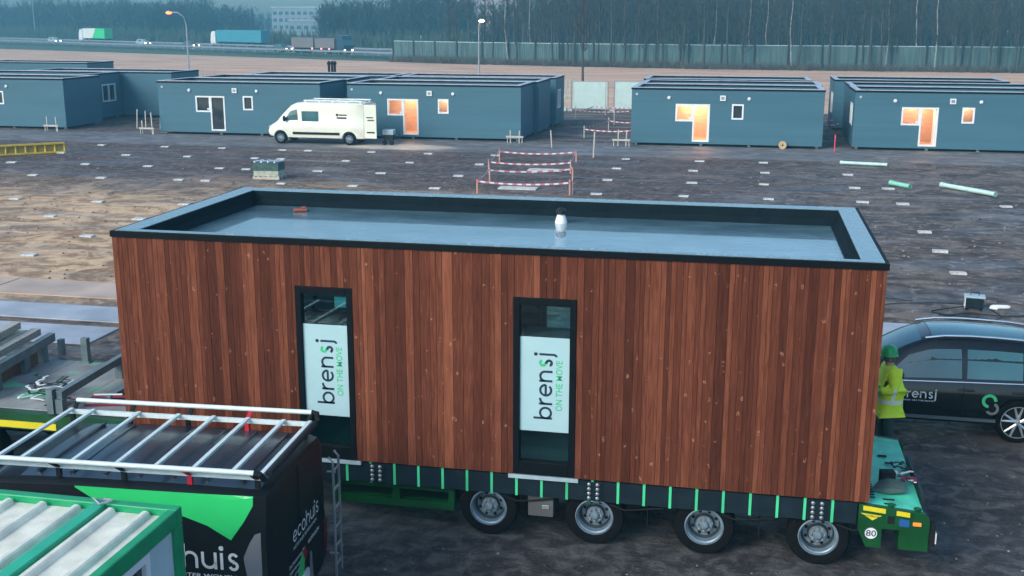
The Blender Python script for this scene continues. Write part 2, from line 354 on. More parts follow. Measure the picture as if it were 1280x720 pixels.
def letters(mb, text, org, U, V, xh, m=0, wt=.17, m2=None):
    """round geometric lettering laid on a surface as thin strips"""
    U = Vector(U).normalized(); V = Vector(V).normalized(); org = Vector(org); u = 0.0; W = wt
    def strip(pts, mi):
        rows = []
        for i, (x, y) in enumerate(pts):
            if i == 0: d = Vector((pts[1][0]-x, pts[1][1]-y))
            elif i == len(pts)-1: d = Vector((x-pts[i-1][0], y-pts[i-1][1]))
            else: d = Vector((pts[i+1][0]-pts[i-1][0], pts[i+1][1]-pts[i-1][1]))
            d.normalize(); n = Vector((-d.y, d.x))*W/2
            rows.append([org+U*(u+x+s*n.x)*xh+V*(y+s*n.y)*xh for s in (-1, 1)])
        mb.grid(rows, mi)
    def arc(cx, cy, r_, a0, a1, n=22): return [(cx+r_*math.cos(R(a0+(a1-a0)*i/n)), cy+r_*math.sin(R(a0+(a1-a0)*i/n))) for i in range(n+1)]
    r0 = .5-W/2
    for ch in text:
        if ch == 'b': strip([(W/2, 0), (W/2, 1.42)], m); strip(arc(.5, .5, r0, 0, 360), m); adv = 1.1
        elif ch == 'r': strip([(W/2, 0), (W/2, 1)], m); strip(arc(.5, .5, r0, 175, 85, 10), m); adv = .62
        elif ch == 'e': strip(arc(.5, .5, r0, 0, 318), m); strip([(W*.8, .5), (1-W/2, .5)], m); adv = 1.1
        elif ch == 'n': strip([(W/2, 0), (W/2, 1)], m); strip(arc(.45, .55, .45-W/2, 180, 0)+[(.9-W/2, 0)], m); adv = 1.05
        elif ch == 'h': strip([(W/2, 0), (W/2, 1.42)], m); strip(arc(.45, .55, .45-W/2, 180, 0)+[(.9-W/2, 0)], m); adv = 1.05
        elif ch == 'u': strip([(.9-W/2, 0), (.9-W/2, 1)], m); strip([(W/2, 1)]+arc(.45, .45, .45-W/2, 180, 360), m); adv = 1.05
        elif ch == 'c': strip(arc(.5, .5, r0, 45, 315), m); adv = .98
        elif ch == 'o': strip(arc(.5, .5, r0, 0, 360), m); adv = 1.12
        elif ch == 'i': strip([(W/2, 0), (W/2, 1)], m); strip(arc(W/2, 1.27, .06, 0, 360, 10), m); adv = .32
        elif ch == 's':
            strip(arc(.40, .735, .255-W/2+.04, 20, 285, 16), m if m2 is None else m2)
            strip(arc(.40, .265, .255-W/2+.04, 105, -165, 16), m); adv = .86
        elif ch == 'j':
            strip([(.16, 1), (.16, -.1)]+arc(.16-.2, -.1, .2, 0, -80, 8), m); strip(arc(.16, 1.27, .06, 0, 360, 10), m); adv = .6
        else: adv = .5
        u += adv+.04
    return u*xh
FONTC = {}
def words(mb, text, org, U, V, size, m=0, bold=0, fit=None):
    U = Vector(U).normalized(); V = Vector(V).normalized(); org = Vector(org)
    key = (text, bold)
    if key not in FONTC:
        c = bpy.data.curves.new('words', 'FONT'); c.body = text; c.size = 1; c.resolution_u = 3; c.offset = bold
        o = bpy.data.objects.new('words', c); col.objects.link(o)
        dg = bpy.context.evaluated_depsgraph_get(); dg.update()
        me = bpy.data.meshes.new_from_object(o.evaluated_get(dg))
        FONTC[key] = ([v.co.copy() for v in me.vertices], [list(p.vertices) for p in me.polygons])
        bpy.data.objects.remove(o); bpy.data.curves.remove(c); bpy.data.meshes.remove(me)
    vs, fs = FONTC[key]
    wd = max(v.x for v in vs); sx = (fit/wd if fit else size)
    mb._add([org+U*v.x*sx+V*v.y*size for v in vs], fs, m)
def disc(mb, c, U, V, r_, m=0, n=28, r_in=0):
    U = Vector(U); V = Vector(V); c = Vector(c)
    P = [c+U*math.cos(2*math.pi*i/n)*r_+V*math.sin(2*math.pi*i/n)*r_ for i in range(n)]
    if r_in:
        Q = [c+U*math.cos(2*math.pi*i/n)*r_in+V*math.sin(2*math.pi*i/n)*r_in for i in range(n)]
        mb.grid([P+[P[0]], Q+[Q[0]]], m)
    else: mb._add(P, [tuple(range(n))], m)
def rects_around(x0, x1, z0, z1, ops):     # fill a wall rectangle around openings (x0,x1,z0,z1)
    xs = sorted({x0, x1, *[o[0] for o in ops], *[o[1] for o in ops]}); out = []
    for a, b in zip(xs, xs[1:]):
        zs = [z0]; cuts = sorted([(o[2], o[3]) for o in ops if o[0] < (a+b)/2 < o[1]])
        z = z0
        for c0, c1 in cuts:
            if c0 > z+1e-4: out.append((a, b, z, c0))
            z = max(z, c1)
        if z < z1-1e-4: out.append((a, b, z, z1))
    return out
def windowframe(mb, x0, x1, z0, z1, y0, y1, t, m=0):
    mb.box((x0, y0, z0), (x0+t, y1, z1), m); mb.box((x1-t, y0, z0), (x1, y1, z1), m)
    mb.box((x0+t, y0, z0), (x1-t, y1, z0+t), m); mb.box((x0+t, y0, z1-t), (x1-t, y1, z1), m)

# ================================================================== SETTING
XE, YE = 640, 620
b = MB()
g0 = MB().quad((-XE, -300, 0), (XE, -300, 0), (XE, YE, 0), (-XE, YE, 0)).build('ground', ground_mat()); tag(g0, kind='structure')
M_field = mat('dry_field', (.62, .38, .25), .9, var=.28, scale=.35, bump=.6, bscale=2.5, stretch=(.25, 1, 1))
M_grass = mat('verge_grass_ground', (.055, .10, .055), .9, var=.35, scale=.4, bump=.6, bscale=3, stretch=(.4, 1, 1))
M_road = mat('asphalt', (.10, .11, .115), .6, var=.15, scale=.3)
def edgeY(x):       # far edge of the dry field
    pts = [(-400, 345), (-163, 222), (-49, 166), (-19, 155), (5, 150.5), (60, 149), (400, 149)]
    for (a, ya), (c, yc) in zip(pts, pts[1:]):
        if a <= x <= c: return ya+(yc-ya)*(x-a)/(c-a)
    return 149
xs = [-400, -300, -230, -163, -120, -80, -49, -30, -19, -5, 5, 30, 60, 120, 250, 400]
f = MB().grid([[(x, 73.2+.6*math.sin(x*.4)+(14 if x < -40 else 0), .02) for x in xs], [(x, edgeY(x), .02) for x in xs]])
tag(f.build('field', M_field), kind='structure')
tag(MB().grid([[(x, edgeY(x)-.4, .035) for x in xs], [(x, edgeY(x)+400, .035) for x in xs]]).build('verge', M_grass), kind='structure')
# highway frame: along D, across Nn
D = Vector((.85, -.527, 0)).normalized(); Nn = Vector((.527, .85, 0)).normalized()
def hw(s, n, z=0): return D*s+Nn*n+Vector((0, 0, z))     # world point at distance s along, n across
hb = MB().quad(hw(-700, 132, .05), hw(-97, 132, .05), hw(-97, 163, .05), hw(-700, 163, .05))
tag(hb.build('highway', M_road), kind='structure')
mk = MB()
for n in (133.2, 145.6, 149.4, 161.8): mk.quad(hw(-700, n, .07), hw(-97, n, .07), hw(-97, n+.12, .07), hw(-700, n+.12, .07))
for n in (137.3, 141.4, 153.4, 157.6):
    for s in range(-600, -104, 12): mk.quad(hw(s, n, .07), hw(s+4, n, .07), hw(s+4, n+.15, .07), hw(s, n+.15, .07))
tag(mk.build('lane_markings', M_white), kind='structure')
def guardrail(n, label):
    t = empty('guardrail', hw(-400, n)); tag(t, label, 'guardrail')
    for nm in ('rail',):
        mb = MB(); mb.bar(D*-300, D*300, .06, .34); mb.T = None
        for i, v in enumerate(mb.v): mb.v[i] = v+Vector((0, 0, .72))
        mb.build('rail', M_steel, t)
    mb = MB()
    for s in range(-298, 300, 4):
        p = D*s; mb.box((p.x-.05, p.y-.05+.08, 0), (p.x+.05, p.y+.05+.08, .8))
    o = mb.build('posts', M_steel, t); o['kind'] = 'stuff'
guardrail(130.6, 'long pale metal guardrail along the near edge of the highway')
guardrail(147.5, 'long pale metal guardrail in the middle of the highway')

# ---- noise barrier fence with posts (one thing)
M_barrier = mat('green_grey_barrier_panel', (.075, .135, .135), .8, var=.4, scale=.8, stretch=(3, 3, .3))
fl = [(-49.5, 170), (-37, 163.5), (-19, 157.5), (4.5, 153.5), (60, 152.5), (140, 152.5)]
ft = empty('noise_barrier', (-49.5, 170, 0)); tag(ft, 'long pale green noise barrier of ribbed panels behind the bare trees', 'fence')
pan = MB(); post = MB(); cap = MB(); o0 = Vector((-49.5, 170, 0))
posts_pos = []
for (ax, ay), (bx_, by) in zip(fl, fl[1:]):
    A = Vector((ax, ay, 0)); B = Vector((bx_, by, 0)); n = max(1, round((B-A).length/4.6)); d = (B-A)/n; dn = d.normalized()
    for i in range(n):
        P = A+d*i-o0; Q = P+d; posts_pos.append(P)
        pan.bar(P+Vector((0, 0, 1.6)), Q+Vector((0, 0, 1.6)), .12, 3.2)
        for k in range(1, 12):
            r_ = P+d*(k/12)+Vector((0, -.09, 0)); pan.box((r_.x-.06, r_.y-.03, .1), (r_.x+.06, r_.y+.03, 3.15))
        cap.bar(P+Vector((0, 0, 3.26)), Q+Vector((0, 0, 3.26)), .25, .1)
pan.build('panel', M_barrier, ft)
cap.build('coping', M_pale, ft)
for i, P in enumerate(posts_pos[:45]):
    MB().box((P.x-.13, P.y-.24, 0), (P.x+.13, P.y+.14, 3.4)).build('post', M_dark, ft)

# ================================================================== CABINS
def cabin(x, y, L_, D_, label, front='full', lit=False, side=None, lamp_w=75, group='slate blue cabins on the site'):
    H, z0, th = 3.05, .14, .16
    t = empty('cabin', (x, y, 0)); tag(t, label, 'cabin', group)
    ops = []
    if front: ops = [(2.42, 3.36, 1.35, 2.3), (3.36, 4.28, .25, 2.3), (5.45, 6.08, 1.5, 2.33)]
    if lit == 'right' or lit: pass
    wl = MB()
    for a, b_, c, d in rects_around(0, L_, z0, H, ops): wl.box((a, 0, c), (b_, th, d))
    sops = []
    if side: sops = [side[1]]
    for sx in (0, 1):
        xx = L_-th if sx else 0
        o_ = sops if (side and side[0] == sx) else []
        for a, b_, c, d in rects_around(th, D_-th, z0, H, o_): wl.box((xx, a, c), (xx+th, b_, d))
    wl.box((0, D_-th, z0), (L_, D_, H)); wl.box((th, th, z0), (L_-th, D_-th, z0+.15))
    wl.build('wall', M_clad, t)
    tr = MB(); tr.box((-.03, -.03, H+.002), (L_+.03, .12, H+.09)); tr.box((-.03, D_-.12, H+.002), (L_+.03, D_+.03, H+.09))
    tr.box((-.03, .121, H+.002), (.12, D_-.121, H+.09)); tr.box((L_-.12, .121, H+.002), (L_+.03, D_-.121, H+.09)); tr.build('roof_trim', M_trimblk, t)
    cp = MB(); e = .30; zc = H+.093
    cp.box((0, 0, zc), (L_, e, zc+.03)); cp.box((0, D_-e, zc), (L_, D_, zc+.03)); cp.box((0, e+.001, zc), (e, D_-e-.001, zc+.03)); cp.box((L_-e, e+.001, zc), (L_, D_-e-.001, zc+.03)); cp.build('coping', M_cap, t)
    rf = MB(); rf.box((th+.002, th+.002, H-.32), (L_-th-.002, D_-th-.002, H-.25)); rf.build('roof', M_roofdk, t)
    fe = MB()
    for fx in (.25, L_*.5-1.3, L_*.5+1.3, L_-.25):
        for fy in (.3, D_-.3): MB().box((fx-.07, fy-.07, .006), (fx+.07, fy+.07, z0)).build('support_foot', M_conc, t)
    if front:
        for i, (a, b_, c, d) in enumerate(ops):
            nm = 'door' if i == 1 else 'window'
            fr = MB(); windowframe(fr, a, b_, c, d, -.02, th-.02, .085)
            fo = fr.build(nm, M_upvc, t)
            if i == 1:
                if lit:
                    MB().box((b_-.13, th, c+.09), (b_-.09, th+.72, d-.09)).build('door_leaf', M_upvc, fo)
                else:
                    MB().box((a+.085, .05, c+.085), (b_-.085, .07, d-.085)).build('pane', M_winglass, fo)
                MB().tube([(a+.13, -.05, 1.25), (a+.13, -.05, 1.42)], .015, 6).build('handle', M_steel, fo)
            else:
                MB().box((a+.085, .05, c+.085), (b_-.085, .065, d-.085)).build('pane', M_clear if lit and not (lit == 'half' and i == 2) else M_winglass, fo)
                if i == 0: MB().box((b_-.2, -.022, c+.12), (b_-.1, -.03, c+.24)).build('handle', M_upvc, fo)
        for px, nm in ((2.05, 'wall_lamp'), (6.35, 'wall_lamp')):
            MB().lathe([(.09, -.001), (.095, -.05), (.05, -.09)], 14, axis='y', o=(px, 0, 2.62)).build(nm, M_upvc, t)
        MB().box((4.8, -.06, 2.5), (5.1, -.001, 2.78)).box((4.86, -.065, 2.56), (5.04, -.061, 2.72), 1).build('air_vent', [M_upvc, M_steel], t)
        MB().lathe([(.07, -.001), (.07, -.02)], 12, axis='y', o=(.28, 0, 2.8)).build('cable_outlet', M_cap, t)
    if lit:
        inn = MB()
        inn.box((1.2, 1.9, z0+.15), (4.32, 2.0, 2.75)); inn.box((4.32, th+.001, z0+.15), (4.42, 2.0, 2.75)); inn.box((1.1, th+.001, z0+.15), (1.2, 2.0, 2.75))
        inn.box((4.45, 1.1, z0+.15), (7.1, 1.2, 2.75)); inn.box((1.2, th+.001, z0+.152), (4.32, 1.899, z0+.17)); inn.box((1.1, th+.001, 2.752), (7.1, 2.0, 2.8)); inn.box((7.1, th+.001, z0+.15), (7.2, 2.0, 2.75))
        inn.build('interior_lining', M_ply, t)
        for lx, pw in ((3.3, lamp_w), (5.7, lamp_w*.5 if lit != 'half' else 0)):
            if pw <= 0: continue
            ld = bpy.data.lights.new('room_lamp', 'POINT'); ld.energy = pw; ld.color = (1, .60, .38); ld.shadow_soft_size = .15
            lo = bpy.data.objects.new('room_light', ld); col.objects.link(lo); lo.parent = t; lo.location = (lx, 1.0 if lx < 5 else .7, 2.45)
    if side:
        sx, (a, b_, c, d) = side; xx = L_-th if sx else 0; xo = L_ if sx else 0; s = 1 if sx else -1
        fr = MB(); M_ = lambda p: p
        for q in ((a, a+.085, c, d), (b_-.085, b_, c, d), ((a+b_)/2-.06, (a+b_)/2+.06, c+.085, d-.085), (a+.085, b_-.085, c, c+.085), (a+.085, b_-.085, d-.085, d)):
            fr.box((xo-s*.1, q[0], q[2]), (xo+s*(.02 if q[1]-q[0] < .11 and q[2] == c else .018), q[1], q[3]))
        fo = fr.build('window', M_upvc, t)
        MB().box((xo-s*.07, a+.085, c+.085), (xo-s*.05, b_-.085, d-.085)).build('pane', M_winglass, fo)
    return t
cabin(-43.6, 50.4, 10.3, 4.15, 'slate blue front-row cabin at the far left, cut by the picture edge', front='full')
cabin(-26.35, 49.4, 10.3, 4.15, 'slate blue cabin with dark unlit glass door, behind the parked white van', front='full')
cabin(-14.45, 49.6, 10.3, 4.15, 'slate blue cabin with orange lit door, right behind the white van\'s open rear doors', lit=True)
cabin(2.12, 49.4, 10.3, 4.15, 'slate blue cabin with bright orange doorway and a cable reel against its front', lit='half', lamp_w=130)
cabin(14.0, 49.7, 10.3, 4.15, 'slate blue cabin with two warm lit windows, rightmost of the front row', lit=True, side=(0, (1.0, 2.4, 1.2, 2.4)))
cabin(-45.1, 54.62, 10.3, 5.0, 'slate blue cabin with a white double end window, behind the far left cabin', front=None, side=(1, (2.6, 4.3, 1.2, 2.4)))
cabin(-42.2, 59.85, 11.2, 4.1, 'long slate blue cabin behind the left group, reaching right to the parking gap', front=None)
cabin(-56.5, 74.0, 10.3, 4.1, 'slate blue cabin farthest back on the left, at the field edge', front=None)
cabin(-67.5, 73.6, 10.3, 4.1, 'slate blue cabin at the field edge, cut by the left picture border', front=None)
cabin(-26.1, 53.62, 10.3, 4.15, 'middle slate blue cabin of the group behind the white van', front=None)
cabin(-24.7, 58.2, 10.3, 4.15, 'rear slate blue cabin of the group behind the white van, shifted right', front=None)
cabin(-14.2, 53.85, 10.3, 4.1, 'middle slate blue cabin behind the one with the parked van\'s open doors', front=None)
cabin(-14.0, 58.9, 10.3, 3.4, 'rear slate blue cabin with white end window facing the screened fence gap', front=None, side=(1, (.7, 1.9, 1.15, 2.35)))
cabin(2.2, 53.65, 10.3, 4.15, 'middle slate blue cabin of the group right of the screened fence', front=None)
cabin(1.9, 59.4, 10.3, 4.15, 'rear slate blue cabin of the group right of the screened fence', front=None)
cabin(14.1, 53.95, 10.3, 4.15, 'middle slate blue cabin of the rightmost group', front=None)
cabin(13.7, 61.0, 10.3, 4.15, 'rear slate blue cabin of the rightmost group with a white end window', front=None, side=(0, (.6, 2.2, 1.0, 2.3)))
# twin flue pipes behind the roofs
fp = empty('flue_stack', (-24.5, 74.0, 0)); tag(fp, 'twin black flue pipes with caps standing behind the roofs in front of the field', 'flue')
for dx in (-.22, .05, .27):
    MB().tube([(dx, 0, 0), (dx, 0, 3.25)], .10, 10).build('pipe', M_black, fp)
    MB().lathe([(.15, 3.2), (.17, 3.35), (.05, 3.5)], 10, o=(dx, 0, 0)).build('cap', M_black, fp)

# ================================================================== TIMBER MODULE
LM, DM, ZB, ZT = 10.06, 4.15, .96, 3.99
mod = empty('timber_module', (0, 0, 0)); tag(mod, 'large windowed box module clad in reddish brown vertical boards, on the green trailer', 'cabin')
WIN = [(2.60, 3.40, .97, 3.36), (5.55, 6.37, .97, 3.36)]
body = MB(); th = .24
for a, b_, c, d in rects_around(.03, LM-.03, ZB+.005, ZT-.12, WIN): body.box((a, .03, c), (b_, th, d))
body.box((.03, th, ZB+.005), (th, DM-.03, ZT-.12)); body.box((LM-th, th, ZB+.005), (LM-.03, DM-.03, ZT-.12)); WB_ADDED = [(2.0, 4.2, 1.15, 3.30), (5.2, 7.6, 1.15, 3.30)]
for a, b_, c, d in rects_around(th, LM-th, ZB+.005, ZT-.12, WB_ADDED): body.box((a, DM-th, c), (b_, DM-.03, d))
body.box((th, th, ZB+.01), (LM-th, DM-th, ZB+.12), 1); body.box((th, th, 3.45), (LM-th, DM-th, 3.50), 1)
body.box((4.5, th, ZB+.12), (4.6, DM-th, 3.45), 1)
body.build('wall', [M_dark, M_inner], mod)
rl = MB()          # white radiator, worktop and ceiling strips inside, seen through the glass
rl.box((1.2, 3.3, 1.08), (4.3, 3.88, 1.95)); rl.box((5.0, 3.2, 1.08), (7.5, 3.88, 1.9))
for yy in (1.0, 1.6, 2.2, 2.8): rl.box((.6, yy, 3.36), (9.4, yy+.12, 3.44))
rl.build('interior_fittings', M_inner, mod)
cl = MB()
def boards(run0, run1, place, ops):
    p = run0
    prev = .5
    while p < run1-.02:
        wd = rnd.choice([.055, .065, .085, .085, .085, .11, .135]); q = min(p+wd, run1)
        if run1-q < .04: q = run1
        tone = min(1, max(0, rnd.gauss(.46, .25)));
        if abs(tone-prev) < .06: tone = min(1, max(0, tone+.12))
        prev = tone; th_ = rnd.uniform(-.0025, .0025)
        cuts = {p, q}
        for o_ in ops:
            for e_ in o_[:2]:
                if p < e_ < q: cuts.add(e_)
        cs = sorted(cuts)
        for a, b_ in zip(cs, cs[1:]):
            for (ra, rb, c, d) in rects_around(a, b_, ZB, ZT-.083, [(max(o_[0], a), min(o_[1], b_), o_[2]-.02 if o_[2] > ZB+.03 else ZB-.01, o_[3]) for o_ in ops if o_[0] < b_-1e-5 and o_[1] > a+1e-5]):
                place(ra+(.0022 if ra == p else 0), rb-(.0022 if rb == q else 0), c+rnd.uniform(-.004, .004)*0, d, th_, tone)
        p = q
boards(0, LM, lambda a, b_, c, d, t_, tone: cl.box((a, t_-.005, c), (b_, .028, d), 0, tone), WIN)
boards(.03, DM-.03, lambda a, b_, c, d, t_, tone: cl.box((t_-.005, a, c), (.028, b_, d), 0, tone), [])
boards(.03, DM-.03, lambda a, b_, c, d, t_, tone: cl.box((LM-.028, a, c), (LM+.005-t_, b_, d), 0, tone), [])
boards(0, LM, lambda a, b_, c, d, t_, tone: cl.box((a, DM-.028, c), (b_, DM+.005-t_, d), 0, tone), WB_ADDED)
cl.build('timber_cladding', M_wood, mod)
tr = MB(); o_ = .02
tr.box((-o_, -o_, ZT-.08), (LM+o_, .03, ZT)); tr.box((-o_, DM-.03, ZT-.08), (LM+o_, DM+o_, ZT)); tr.box((-o_, .031, ZT-.08), (.03, DM-.031, ZT)); tr.box((LM-.03, .031, ZT-.08), (LM+o_, DM-.031, ZT))
tr.build('roof_trim', M_trimblk, mod)
pr = MB(); y0, y1, x0, x1 = .15, DM-.30, .33, LM-.30; zc = ZT-.004
pr.box((.031, .031, 3.5), (LM-.031, y0, zc)); pr.box((.031, y1, 3.5), (LM-.031, DM-.031, zc)); pr.box((.031, y0+.001, 3.5), (x0, y1-.001, zc)); pr.box((x1, y0+.001, 3.5), (LM-.031, y1-.001, zc))
pr.build('parapet', M_wetcap, mod)
pc_ = MB(); z2 = zc+.012; i_ = .006
pc_.box((.0305, .0305, zc+.001), (LM-.0305, y0-i_, z2)); pc_.box((.0305, y1+i_, zc+.001), (LM-.0305, DM-.0305, z2)); pc_.box((.0305, y0-i_+.001, zc+.001), (x0-i_, y1+i_-.001, z2)); pc_.box((x1+i_, y0-i_+.001, zc+.001), (LM-.0305, y1+i_-.001, z2))
pc_.build('coping', mat('wet_coping_sheet', (.15, .245, .285), .26, var=.2, scale=4, spec=1, bump=.2, bscale=6, rvar=.08), mod)
rf = MB(); rf.grid([[(x0-.01, y0-.01, 3.785), (x1+.01, y0-.01, 3.785)], [(x0-.01, y1+.01, 3.76), (x1+.01, y1+.01, 3.76)]])
rf.build('roof', M_wet, mod)
fil = MB()
fil.prism([(y1, 3.85), (y1, 3.76), (y1-.09, 3.76)], x0, x1, plane='yz'); fil.prism([(x1, 3.87), (x1, 3.76), (x1-.10, 3.76)], y0, y1-.095); fil.prism([(x0, 3.87), (x0, 3.76), (x0+.10, 3.76)], y0, y1-.095)
fil.build('roof_upstand', M_wetcap, mod)
vt = MB().lathe([(.095, 3.755), (.09, 3.80), (.06, 3.89), (.05, 3.90)], 20, o=(5.65, 3.15, 0)).build('roof_vent', M_white, mod, smooth=40)
MB().lathe([(.035, 3.90), (.08, 3.905), (.085, 3.95), (.05, 3.99), (.0, 4.0)], 18, o=(5.65, 3.15, 0)).build('cowl', M_dark, vt, smooth=40)
M_poster = mat('white_poster_paper', (.40, .60, .63), .55, var=.03)
M_ink = mat('dark_blue_ink', (.012, .03, .06), .5); M_gink = mat('green_ink', (.05, .55, .22), .5)
for wi, (a, b_, c, d) in enumerate(WIN):
    fr = MB(); fr.box((a+.002, -.018, c), (a+.085, .12, d-.002)); fr.box((b_-.085, -.018, c), (b_-.002, .12, d-.002)); fr.box((a+.085, -.018, d-.10), (b_-.085, .12, d-.002)); fr.box((a+.085, -.018, c), (b_-.085, .12, c+.17))
    fo = fr.build('window', M_trimblk, mod, bevel=.006)
    MB().box((a+.085, .035, c+.17), (b_-.085, .05, d-.10)).build('pane', M_glass, fo)
    MB().box((a-.06 if wi else a-.2, -.015, ZB-.058), (b_+.05, .05, ZB-.005)).build('sill', M_pale, mod)
    p = MB(); pa, pb, pz0, pz1 = a+.10, b_-.05, 1.57, 2.84
    pa, pb = a+.088, b_-.088
    p.box((pa, .016, pz0), (pb, .022, pz1), 0)
    wd = pb-pa; XH = .172
    bx0 = pa+wd*.66                              # baseline (text runs upwards: U = +z, V = -x)
    letters(p, 'bren', (bx0, .013, pz0+.17), (0, 0, 1), (-1, 0, 0), XH, 1, .17)
    letters(p, 's', (bx0, .013, pz0+.17+XH*(1.1+.62+1.1+1.05+.16)), (0, 0, 1), (-1, 0, 0), XH, 1, .20, 2)
    letters(p, 'j', (bx0, .013, pz0+.17+XH*(1.1+.62+1.1+1.05+.86+.20)), (0, 0, 1), (-1, 0, 0), XH, 1, .17)
    words(p, 'ON THE MOVE', (pa+wd*.86, .013, pz0+.29), (0, 0, 1), (-1, 0, 0), .12, 2, .008, fit=.68)
    p.build('poster', [M_poster, M_ink, M_gink], fo)
for (a, b_, c, d) in WB_ADDED:  # unseen rear glazing, added to let sky light into the module interior
    fr = MB(); windowframe(fr, a+.003, b_-.003, c+.003, d-.003, DM-.16, DM+.015, .07); fo = fr.build('window', M_trimblk, mod); MB().box((a+.07, DM-.10, c+.07), (b_-.07, DM-.085, d-.07)).build('pane', M_clear, fo)
note = MB().box((3.13, .052, 3.08), (3.29, .055, 3.22)); note.build('notice_sheet', M_white, mod)
# reddish scrap lying on the roof
sc = MB(); sc.box((-.11, -.06, 0), (.11, .06, .04)); sc.box((.02, -.03, .041), (.09, .03, .07))
tag(sc.build('scrap_block', mat('reddish_scrap', (.32, .09, .06), .7), loc=(1.37, 3.3, 3.770), rz=.4, bevel=.01), 'small reddish scrap block lying on the wet module roof near its left end', 'scrap')

# ================================================================== TRAILER
tl = empty('low_loader_trailer', (0, 0, 0)); tag(tl, 'green low-loader trailer carrying the brown timber module', 'trailer')
YN, YF = .06, 2.6      # near and far side
ch = MB()
ch.box((-.02, .30, .55), (LM-.1, 2.35, .94)); ch.box((3.0, YN+.02, .9), (LM-.05, YF-.02, .95))
ch.box((-.02, YN+.03, .62), (3.0, YF, .95))
ch.build('chassis', M_navy, tl)
sb = MB(); sb.box((-.02, YN-.03, .65), (9.93, YN+.06, .93)); sb.box((-.02, YF-.06, .65), (9.93, YF+.03, .93)); sbo = sb.build('side_beam', M_navy, tl)
x = 3.24
st = []
i = 0
while x < 9.95:
    MB().box((x-.017, YN-.042, .645), (x+.017, YN-.031, .945)).build('tie_strap', M_strap, sbo); x += .3365
for bx in (3.66, 6.62, 9.45):
    bp = MB(); bp.box((bx-.11, YN-.048, .66), (bx+.11, YN-.0435, .925), 0)
    for cx in (-.055, .055):
        for k in range(4): bp.lathe([(.026, -.0485), (.026, -.066), (.012, -.075)], 8, 1, 'y', (bx+cx, YN, .70+.063*k))
    bp.build('bolt_plate', [M_navy, M_bolt], sbo)
def hub_profile(): return None
def trailer_wheel(x, y, s):     # s=-1 faces the camera
    t = MB(); prof = [(.245, -.125), (.30, -.14), (.375, -.125), (.395, -.09), (.40, 0), (.395, .09), (.375, .125), (.30, .14), (.245, .125)]
    wo_ = MB().lathe(prof, 40, 0, 'y', caps=False).build('wheel', M_tyre, tl, smooth=35, loc=(x, y, .40))
    rb = MB(); f = s
    rb.lathe([(.252, f*.118), (.252, f*.138), (.238, f*.142), (.234, f*.112), (.222, f*.100), (.214, f*.105), (.207, f*.03)], 36, 0, 'y', caps=False)
    rb.lathe([(.207, f*.03), (.195, f*-.02), (.185, f*-.03)], 36, 3, 'y', caps=False); rb.lathe([(.185, f*-.03), (.165, f*-.03), (.135, f*-.01)], 36, 0, 'y', caps=False); rb.lathe([(.135, f*-.01), (.118, f*.0), (.115, f*.04)], 36, 3, 'y', caps=False)
    rb.lathe([(.115, f*.04), (.108, f*.055), (.06, f*.058)], 36, 0, 'y', caps=False); rb.lathe([(.06, f*.058), (.052, f*.10), (.04, f*.115), (.0, f*.118)], 36, 0, 'y', caps=False)
    for k in range(8):
        a = 2*math.pi*k/8; rb.lathe([(.017, f*.055), (.017, f*.088), (.006, f*.092)], 6, 1, 'y', (math.cos(a)*.086, 0, math.sin(a)*.086))
        a += .39; rb.lathe([(.023, f*-.0195), (.023, f*-.012)], 8, 2, 'y', (math.cos(a)*.155, 0, math.sin(a)*.155))
    rb.build('rim', [M_rim, M_bolt, M_black, M_hubd], wo_, smooth=35)
    return wo_
for k in range(4):
    trailer_wheel(5.20+1.43*k, YN+.16, -1); trailer_wheel(5.20+1.43*k, YF-.16, 1)
    MB().tube([(5.20+1.43*k, YN+.3, .40), (5.20+1.43*k, YF-.3, .40)], .07, 8).build('axle', M_dark, tl)
MB().box((5.74, YN+.03, .34), (6.08, YN+.5, .63)).box((5.93, YN+.015, .45), (6.03, YN+.029, .51), 1).build('tool_box', [mat('grey_tool_box', (.10, .10, .10), .5), M_steel], tl, bevel=.008)
for k in range(4):
    xa = 5.90+1.43*k
    if k < 3: MB().box((xa-.01, YN+.04, .30), (xa+.0, YN+.34, .62)).build('mud_flap', M_black, tl)
    MB().tube([(xa-.5, YN+.02, .60), (xa-.3, YN-.0, .545), (xa-.05, YN+.01, .575), (xa+.2, YN+.02, .61)], .012, 6).build('air_hose', M_black, tl)
# green frame under the front
gf = MB(); gf.box((3.0, YN+.05, .30), (4.72, YN+.14, .40)); gf.box((3.0, YN+.05, .56), (4.72, YN+.14, .64)); gf.box((4.64, YN+.05, .40), (4.72, YN+.14, .56)); gf.box((3.85, YN+.05, .40), (3.95, YN+.14, .56)); gf.box((3.0, YN+.2, .32), (4.7, 2.3, .38)); gf.box((3.0, YN+.05, .40), (3.08, YN+.14, .56))
gf.build('support_frame', M_greend, tl)
